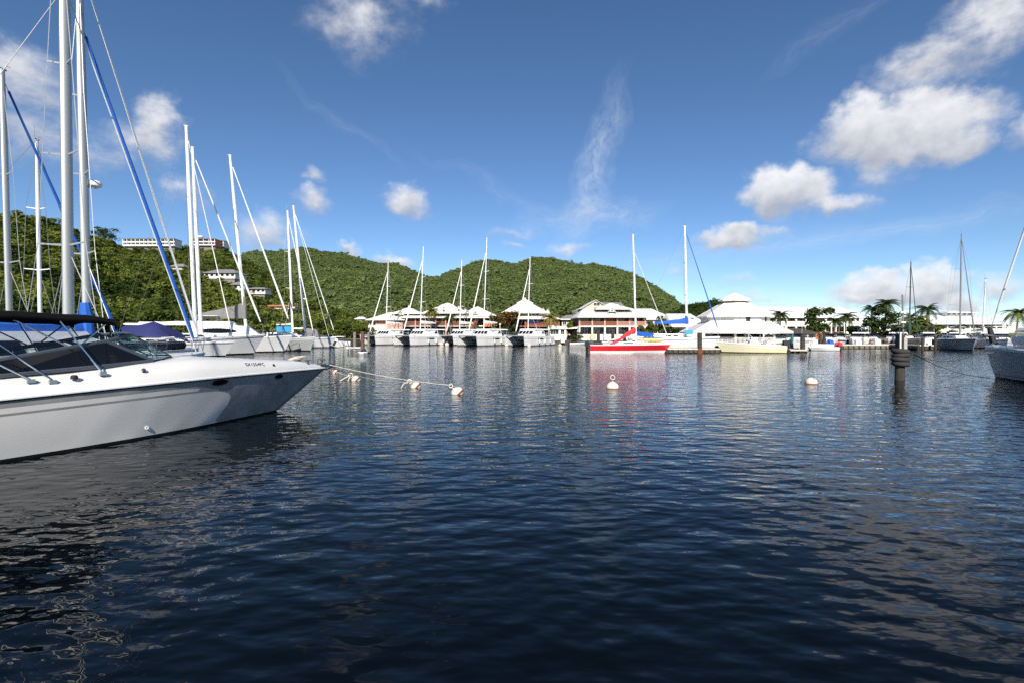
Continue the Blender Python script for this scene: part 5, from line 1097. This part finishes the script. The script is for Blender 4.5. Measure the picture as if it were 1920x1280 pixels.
# ---- right side
GR='motor cruisers tied up along the right dock'
for px,Y,rot,L,lab,st,tp,cv in (
  (1549,87,R(232),7.5,'white cruiser beside the black pilings at the left end of the right dock','cruiser',None,None),
  (1574,89.5,R(238),8.5,'white cruiser lying bow-on at the left of the long dock panels','cruiser',None,None),
  (1597,89.3,R(226),10,'white sport cruiser with long dark windscreen in the middle of the right dock','cruiser',None,None),
  (1619,89.6,R(236),9,'white cruiser with pale blue hardtop right of the long windscreen cruiser','cruiser',wallblue,None),
  (1640,89.4,R(240),8.5,'white cruiser with red hull band under the spreading tree','cruiser',None,None),
  (1664,89.6,R(222),11,'large motor yacht with dark grey flybridge left of the tyre piling','cruiser',greyc,None),
  (1748,86,R(236),9,'white cruiser seen between the green covered sloop and grey sloop','cruiser',None,None),
  (1773,92,R(215),9.5,'white cruiser with upper deck in front of the veranda house posts','cruiser',gel2,None),
  (1842,88,R(235),8.5,'white cruiser with navy hardtop behind the bow of the right sloop','cruiser',navy,None),
  (1868,84,R(240),9,'white cruiser with grey hardtop left behind the grey yacht bow','cruiser',greyc,None),
  (1890,82,R(236),9,'white motorboat partly hidden behind the grey yacht foredeck','cruiser',gel2,None),
  (1486,83,R(228),7.6,'white cabin boat with clear windscreen between pavilion and brown hut','cruiser',None,None),
  (1492,77,R(192),6.2,'white open boat with small blue engine cover by the black piling','open',None,None),
  (1128,92,R(215),6.5,'white open boat with pale awning left of the second black piling','open',None,gel2),
  (1158,90,R(215),6.0,'white open boat with light roof right of the second black piling','open',None,gel2)):
    hx=X(px,Y)-L*math.cos(rot); hy=Y-L*math.sin(rot)
    T,o=motorboat(lab,hx,hy,rot,L=L,B=L*.35,fb=1.6 if st=='cruiser' else 1.0,fs=1.3 if st=='cruiser' else .8,style=st,top=tp,cov=cv,stripe=hullred if 'red hull' in lab else navy if 'navy' in lab or 'left of the long' in lab else gel2,group=GR if 1530<px<1700 else None)
    if st=='cruiser':
        MB().tube([(L*.2,0,2.2),(L*.19,0,3.6)],.02,5).b('antenna',gel2,T); fender(T,L*.5,-L*.175,.7); fender(T,L*.3,L*.175,.7)
        if L>8.8: house(T,L*.2,L*.5,L*.24,L*.2,2.18,.5,sf=.6,sb=.1,name='flybridge',front=False); MB().frus([(L*.16,-L*.11,3.55),(L*.40,-L*.1,3.6),(L*.40,L*.1,3.6),(L*.16,L*.11,3.55)],[(L*.17,-L*.1,3.66),(L*.39,-L*.09,3.7),(L*.39,L*.09,3.7),(L*.17,L*.1,3.66)]).tube([(L*.2,-L*.09,2.3),(L*.22,-L*.09,3.6)],.03,5).tube([(L*.2,L*.09,2.3),(L*.22,L*.09,3.6)],.03,5).b('bimini',tp or navy,T)
    if 'blue engine' in lab: MB().frus([(-.4,-.4,.7),(.5,-.4,.7),(.5,.4,.7),(-.4,.4,.7)],[(-.2,-.25,1.5),(.35,-.25,1.6),(.35,.25,1.6),(-.2,.25,1.5)]).b('engine_cover',blue,T)
T,o,L=sloop('dark grey hulled sloop with green sail cover and green furled jib',(1722,82),(1705,86),(1708,492),3.2,1.75,1.4,hullm=hullgrey3,stripe=hullgrey2,r=.12,mm=mat('mast_dark',(.09,.09,.09),.4),furl=greenc,furl_r=.07,boom=3.5,cover=.8,coverm=greenc,sw=.7,L=10.5)
m=MB(); tb=loc(T,(X(1694,90),90,1.2)); tt=loc(T,P(1692,553,90)); m.tube([tb,tt],.14,8); mz=m.b('mizzen_mast',woodgrey,T,True)
for f in (.4,.62): c=tb.lerp(tt,f); MB().box(c.x-.3,c.x+.3,c.y-.35,c.y+.35,c.z-.12,c.z+.14).b('radar_dome',gel2,mz)
T,o,L=sloop('light grey sloop with tall spreader mast lying bow-on by the right dock',(1829,75),(1800,80),(1803,440),3.9,1.75,1.55,hullm=hullgrey2,stripe=hullgrey3,r=.14,mm=alu,furl=greyc,furl_r=.09,boom=3.6,cover=.4,coverm=greyc,sw=1.5,spread=(.3,.66),L=12)
T,o,L=sloop('small white sloop whose bare white mast stands before the veranda house',(1866,89),(1842,92),(1848,523),3.0,1.4,1.2,r=.12,boom=3.,cover=.4,coverm=whitec,sw=.6,spread=(.5,))
# grey yacht at the right edge, bow towards the far shore
bx=Vector((27.9,30.2,0)); d=Vector((.06,1,0)).normalized(); T=thing('sailing_yacht','grey hulled yacht cut by the right edge with roller forestay and crowded foredeck','sailboat',bx-d*14.5,math.atan2(d.y,d.x))
out=add_hull(T,14.5,4.3,1.82,1.6,[antifoul,hullgrey2,hullgrey3,gelw],(-.4,0,.07,.12,.16,.21,.93,1.),[0,0,1,2,1,1,3],gel2,ov=.75,nx=20,full=.85)
rig(T,(8.5,0,2.1),(8.3,0,19.),.16,(14.35,0,2.2),out,8.5,mm=alu,furl=gelw,furl_r=.052,furl0=.08,wr=.015,sw=1.1,boom=5,cover=.5,coverm=navy,stern=(.2,0,2))
rail(T,out,1.,13.2,h=.65,n=9,r=.018); house(T,3.5,9.8,2.9,2.,1.75,.55,sf=1.4,sb=.1,wins=((.2,.5,.3,.7),(.56,.8,.3,.7)),front=False)
MB().tube([(13.95,0,2.0),(14.2,0,2.85)],[.16,.12],10).b('furler_drum',black,T,True)
m=MB(); m.tube([(9.6,-.7,2.15),(12.0,-.45,2.2),(12.6,0,2.2),(12.0,.45,2.2),(9.6,.7,2.15)],[.22,.22,.18,.22,.22],10); dd=m.b('inflatable_dinghy',whitec,None,True); dd.matrix_world=PM(T); tag(dd,'upturned pale inflatable dinghy on the foredeck of the grey yacht','dinghy')
MB().frus([(8.8,-1.5,2.6),(11.3,-1.2,2.6),(11.3,1.2,2.6),(8.8,1.5,2.6)],[(8.9,-1.3,2.95),(11.2,-1.0,2.85),(11.2,1.0,2.85),(8.9,1.3,2.95)]).b('deck_awning',whitec,T,True)
MB().box(11.6,12.2,-.5,.3,2.0,2.45).b('deck_box',gel2,T)
q=out_at(out,13.4); MB().tube([(13.2,q[0]*.97,1.5),(13.5,q[0]*.93,1.47),(13.8,q[0]*.8,1.5)],.03,6).b('hull_fitting',steel,T)
GY=T
# ================= DOCKS, PILINGS, BUOYS, ROPES
def pile(label,px,Y,r,pytop,m=pilewood,name='piling',group=None,z0=-1.5,lean=0,cap=None):
    x=X(px,Y); T=thing(name,label,'piling',(x,Y,0),0,group); h=Z(pytop,Y); MB().tube([(0,0,z0),(lean*.3,0,h*.4),(lean,0,h)],[r*1.05,r,r*.97],12).b('post',m,T,True)
    if cap: MB().lathe([(r*1.05,h),(r*1.05,h+.06),(.02,h+.12)],10).b('cap',cap,T)
    return T,h
T,h=pile('thick dark piling ringed with four old tyres in front of the right dock',1688,28.4,.235,628)
for k,(zz,dx) in enumerate(((1.60,.0),(1.37,.03),(1.14,-.02),(.91,.02))):
    o=MB().torus((0,0,0),.30,.142,28,10).b('tyre',tyremat,T,True); o.location=(dx,-.02,zz); o.rotation_euler=(R(4*(-1)**k),R(3-2*k),k)
MB().box(-.235,-.165,-.30,-.23,1.75,2.62).b('white_batten',trimw,T); MB().box(.02,.20,-.26,-.20,1.72,2.35).b('concrete_patch',concrete,T)
TP=T
pile('tall brown weathered piling at the far left end of the basin',680,84,.32,622,pilebrown,name='mooring_pile'); pile('grey piling left of the brown one, by the mooring floats',665,88,.27,623,woodgrey,name='mooring_pile')
pile('thin grey piling right of the brown one',691,96,.22,624,woodgrey,name='mooring_pile')
for px,Y,t in ((1122,93,619),(1149,93,617),(1171,93,620)): pile({1122:'black piling left of the pale roofed boats',1149:'thicker black piling between the two pale roofed boats',1171:'black piling at the stern of the blue awning boat'}[px],px,Y,.3,t)
pile('tall black piling with red foot at the dock head before the pavilion',1312,66.6,.30,624)
MB().lathe([(.32,-.3),(.33,.5),(.31,.55)],12).b('foot',pilerust,bpy.data.objects['piling.004'])
pile('black piling on the small landing stage right of the fishing boat',1505,68,.30,625)
for px,Y in ((1538,80),(1545,81)): pile({1538:'left of two dark pilings by the cabin boats',1545:'right of two dark pilings by the cabin boats'}[px],px,Y,.22,626)
for px,Y,t in ((1730,78,633),(1754,78,632)): pile({1730:'short grey piling right of the green covered sloop',1754:'short grey piling at the stern of the light grey sloop'}[px],px,Y,.18,t,pilewood)
for px in (1559,1583):
    Y=94; T=thing('lamp_post','thin white lamp post %s'%('by the orange fence' if px<1570 else 'in front of the thick palm'),'lamp post',(X(px,Y),Y,.95)); MB().tube([(0,0,0),(0,0,Z(608,Y)-.95)],.09,8).b('pole',trimw,T); MB().lathe([(.02,0),(.16,.02),(.1,.2),(.02,.24)],8,(0,0,Z(608,Y)-.95)).b('lamp_head',gel2,T)
T=thing('globe_lamp','white globe lamp on a short post left of the flame tree trunk','lamp post',(X(937.5,116),116,.95)); MB().tube([(0,0,0),(0,0,Z(610,116)-.95)],.07,8).b('pole',trimw,T); MB().ell((0,0,Z(608.5,116)-.95),(.22,.22,.22)).b('globe',gel2,T,True)
f=thing('orange_fence','low orange plank fence beneath the palms behind the right dock','fence',(X(1550,98),98,.95))
for k in range(38): MB().box(k*.19-3.6,k*.19-3.44,0,.04,.05,Z(622,98)-.95+random.uniform(-.05,.05)).b('plank',rooforange,f)
# docks
def dock(label,x0,x1,y0,y1,z,npan,name='dock',skirt=True,pilew=.16):
    T=thing(name,label,'dock',((x0+x1)/2,(y0+y1)/2,0)); MB().box(x0,x1,y0,y1,z-.18,z).b('deck',dockdeck,T,w=True); w=(x1-x0)/npan
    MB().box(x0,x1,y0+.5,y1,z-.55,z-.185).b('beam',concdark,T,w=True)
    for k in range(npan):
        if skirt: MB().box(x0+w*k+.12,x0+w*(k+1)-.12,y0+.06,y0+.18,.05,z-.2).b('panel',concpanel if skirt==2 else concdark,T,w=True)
    for k in range(npan+1): MB().tube([(x0+w*k,y0+.3,-1.5),(x0+w*k,y0+.3,z-.185)],pilew,8).b('pile',pilewood,T,w=True)
    return T
dock('concrete dock head with dark skirting below the white sloop and pavilion',X(1252,66.5),X(1350,66.5),66.5,72,.62,10)
dock('boardwalk carrying the octagonal pavilion',X(1290,75),X(1478,75),74.5,92,.93,12,name='boardwalk',skirt=False)
dock('small landing stage with a black piling beside the fishing boat stern',X(1482,67.5),X(1514,67.5),67.5,74,.42,3,skirt=False)
dock('long pale concrete dock with panels in front of the motor cruisers',X(1561,85.5),X(1672,85.5),85.5,88.3,.66,11,skirt=2)
dock('pale dock stub with white locker right of the tyre piling',X(1725,79),X(1752,79),79,92,.75,3)
T=thing('dock_locker','white dock locker standing on the stub dock','locker',(X(1737,80),80,.75)); MB().frus([(-.5,-.4,0),(.5,-.4,0),(.5,.4,0),(-.5,.4,0)],[(-.5,-.4,.95),(.5,-.4,.95),(.5,.4,1.1),(-.5,.4,1.1)]).b('body',gel2,T); MB().box(-.54,.54,-.44,.44,1.05,1.12).b('lid',gel,T)
for px,lab in ((1611,'small white dock box left of the walkway gap'),(1647,'white dock box by the red banded cruiser')):
    T=thing('dock_box',lab,'locker',(X(px,86),86.3,.66)); MB().box(-.45,.45,-.3,.3,0,.6).b('body',gel2,T); MB().frus([(-.48,-.33,.6),(.48,-.33,.6),(.48,.33,.6),(-.48,.33,.6)],[(-.45,-.2,.74),(.45,-.2,.74),(.45,.33,.74),(-.45,.33,.74)]).b('lid',gel,T)
T=thing('mooring_float','flat floating platform under the tall brown piling','float',(X(680,66),66,0)); MB().box(-.8,.8,-.6,.6,.0,.12).b('deck',woodgrey,T); MB().lathe([(.35,.12),(.4,.3),(.3,.5),(.05,.56)],12,(.1,0,0)).b('drum',engine,T); MB().torus((0,0,.08),.55,.13,18,8).b('fender_ring',gel2,T,True)
T=thing('mooring_float','white framed float left of the brown piling','float',(X(664,80),80,0)); MB().box(-1.1,1.1,-.5,.5,.25,.4).b('deck',gel2,T); 
for a in (-.9,.9): MB().tube([(a,0,-.3),(a,0,.3)],.1,8).b('leg',gel2,T)
# moored dinghies and a jetty boat below the grassy bank
T,o=motorboat('low grey skiff tied to the quay wall below the grass bank',X(1068,111),111.2,0,L=4.2,B=1.6,fb=.5,fs=.38,style='none'); outboard(T,.0,0,.45,.6)
T,o=motorboat('small tender with red outboards beside the twin dark pilings',X(1536,81),76.5,R(178),L=4.2,B=1.6,fb=.5,fs=.42,style='none'); outboard(T,-.1,.35,.5,1.0,redc); outboard(T,-.1,-.45,.5,1.0,redc)
# buoys
def buoy(label,px,py,r=.29,ring=buoyw,tilt=(0,0),rz=0,name='mooring_buoy',rusty=False,group=None,ringh=.13):
    Y=YW(py); T=thing(name,label,'buoy',(X(px,Y),Y,0),rz,group); T.rotation_euler=(tilt[0],tilt[1],rz)
    MB().ell((0,0,r*.22),(r,r,r*.92),24,14).b('ball',buoyw,T,True); MB().torus((0,0,r*.0),r*.985,.04,24,6).b('waterline_band',rust,T,True)
    MB().tube([(0,0,r*1.08),(0,0,r*1.25)],.035,8).torus((0,0,r*1.25+ringh),ringh*.62,.018,18,6,'y').b('ring',ring,T,True)
    if rusty: MB().tube([(.02,-r*.35,r*1.06),(.03,-r*.72,r*.82),(.02,-r*.97,r*.35)],.03,5,.4).b('rust_streak',rust,T,True)
    return T
b1=buoy('white mooring buoy leaning left with rope through its ring, nearest of the roped row',859,738,.27,tilt=(0,R(-42)))
b2=buoy('rust stained white buoy in the middle of the roped row',781,726,.25,ring=rust,tilt=(0,R(-50)),rusty=True)
b3=buoy('white buoy nearest the cruiser bow, roped, with rusty left side',669,713,.26,ring=rust,tilt=(0,R(-50)),rusty=True)
b4=buoy('small orange stained buoy just past the cruiser bow tip',630,699,.2,ring=orange,tilt=(0,R(-55)),rusty=True)
buoy('clean white buoy with upright white ring in open water',1149,728,.285,ringh=.17); buoy('white buoy with dark ring and a rust streak, left of the tyre piling',1522,719,.285,ring=wire,rusty=True,ringh=.18)
for px,py,l in ((738,645.5,'small white buoy below the leftmost catamaran'),(828,646.5,'small white buoy off the second catamaran stern'),(838,647,'tiny white buoy beside the half hidden catamaran'),(950,648,'pinkish small buoy right of the tall masted catamaran'),(1050,648.5,'small white buoy before the quay wall'),(992,649,'small pale buoy under the rightmost catamaran')): buoy(l,px,py,.45 if py<648 else .35,ringh=.1)
def ropeline(label,a,b,s,r=.018,m=rope,name='mooring_rope',n=14): return tag(MB().tube(sag(a,b,s,n),r,6).b(name,m,None,True),label,'rope')
bt=PM(CT)@Vector((2.02,-.05,1.46))
bb=PM(CT)@Vector((2.0,.06,1.45))
ring=lambda T,q=.45: PM(T)@Vector((0,0,q))
ropeline('long pale mooring rope from the cruiser bow to the nearest roped buoy',bt,ring(b1,.5),.10)
ropeline('pale rope from the cruiser bow to the middle roped buoy',bb,ring(b2,.42),.22)
ropeline('thin rope linking the buoys nearest the cruiser bow',ring(b4,.3),ring(b3,.4),.05,.014)
ropeline('dark rope from the near bow buoy down towards the moored yachts',ring(b3,.42),P(600,722,24.),.12,.016,ropedark)
k=MB(); c=ring(b2,.45); k.tube([c,c+Vector((-.25,-.1,-.1)),c+Vector((-.45,-.1,-.42))],.03,6).tube([c,c+Vector((-.12,-.15,-.15)),c+Vector((-.3,-.2,-.5))],.025,6).torus(c,.1,.03,12,6,'y'); tag(k.b('rope_tangle',rope,None,True),'frayed rope ends hanging from the middle roped buoy','rope')
k=MB(); c=ring(b3,.45); k.tube([c,c+Vector((-.3,-.1,-.15)),c+Vector((-.75,-.2,-.45))],.035,6).tube([c,c+Vector((-.1,-.1,-.25)),c+Vector((-.2,-.1,-.5))],.03,6).torus(c,.12,.035,12,6,'y'); tag(k.b('rope_tangle',rope,None,True),'knotted rope ends hanging from the bow buoy','rope')
pt=PM(TP)@Vector((.22,0,1.78)); g1=PM(GY)@Vector((12.2,1.75,1.8)); g2=PM(GY)@Vector((12.6,1.25,.12))
ropeline('dark slack rope from the tyre piling up to the grey yacht bow rail',pt,g1,.75,.022,ropedark,n=20); ropeline('dark rope dropping from the tyre piling to the grey yacht waterline',pt,g2,.35,.022,ropedark,n=20)
k=MB(); a=sag(pt,g1,.75,20)
for i in (1,2): k.tube([a[i],a[i]+Vector((0,0,-.3)),a[i]+Vector((.03,0,-.42))],.025,5)
tag(k.b('rope_tail',ropedark,None,True),'short rope tails hanging under the lines by the tyre piling','rope')
for px0,Y0,z0,px1,py1,Y1,l in ((592,78,1.7,690,656,66,'pale line from the grey sloop bow to the mooring float'),(630,92,1.6,690,655,66,'pale line from the banded sloop bow to the mooring float')): ropeline(l,(X(px0,Y0),Y0,z0),P(px1,py1,Y1),.5,.03)
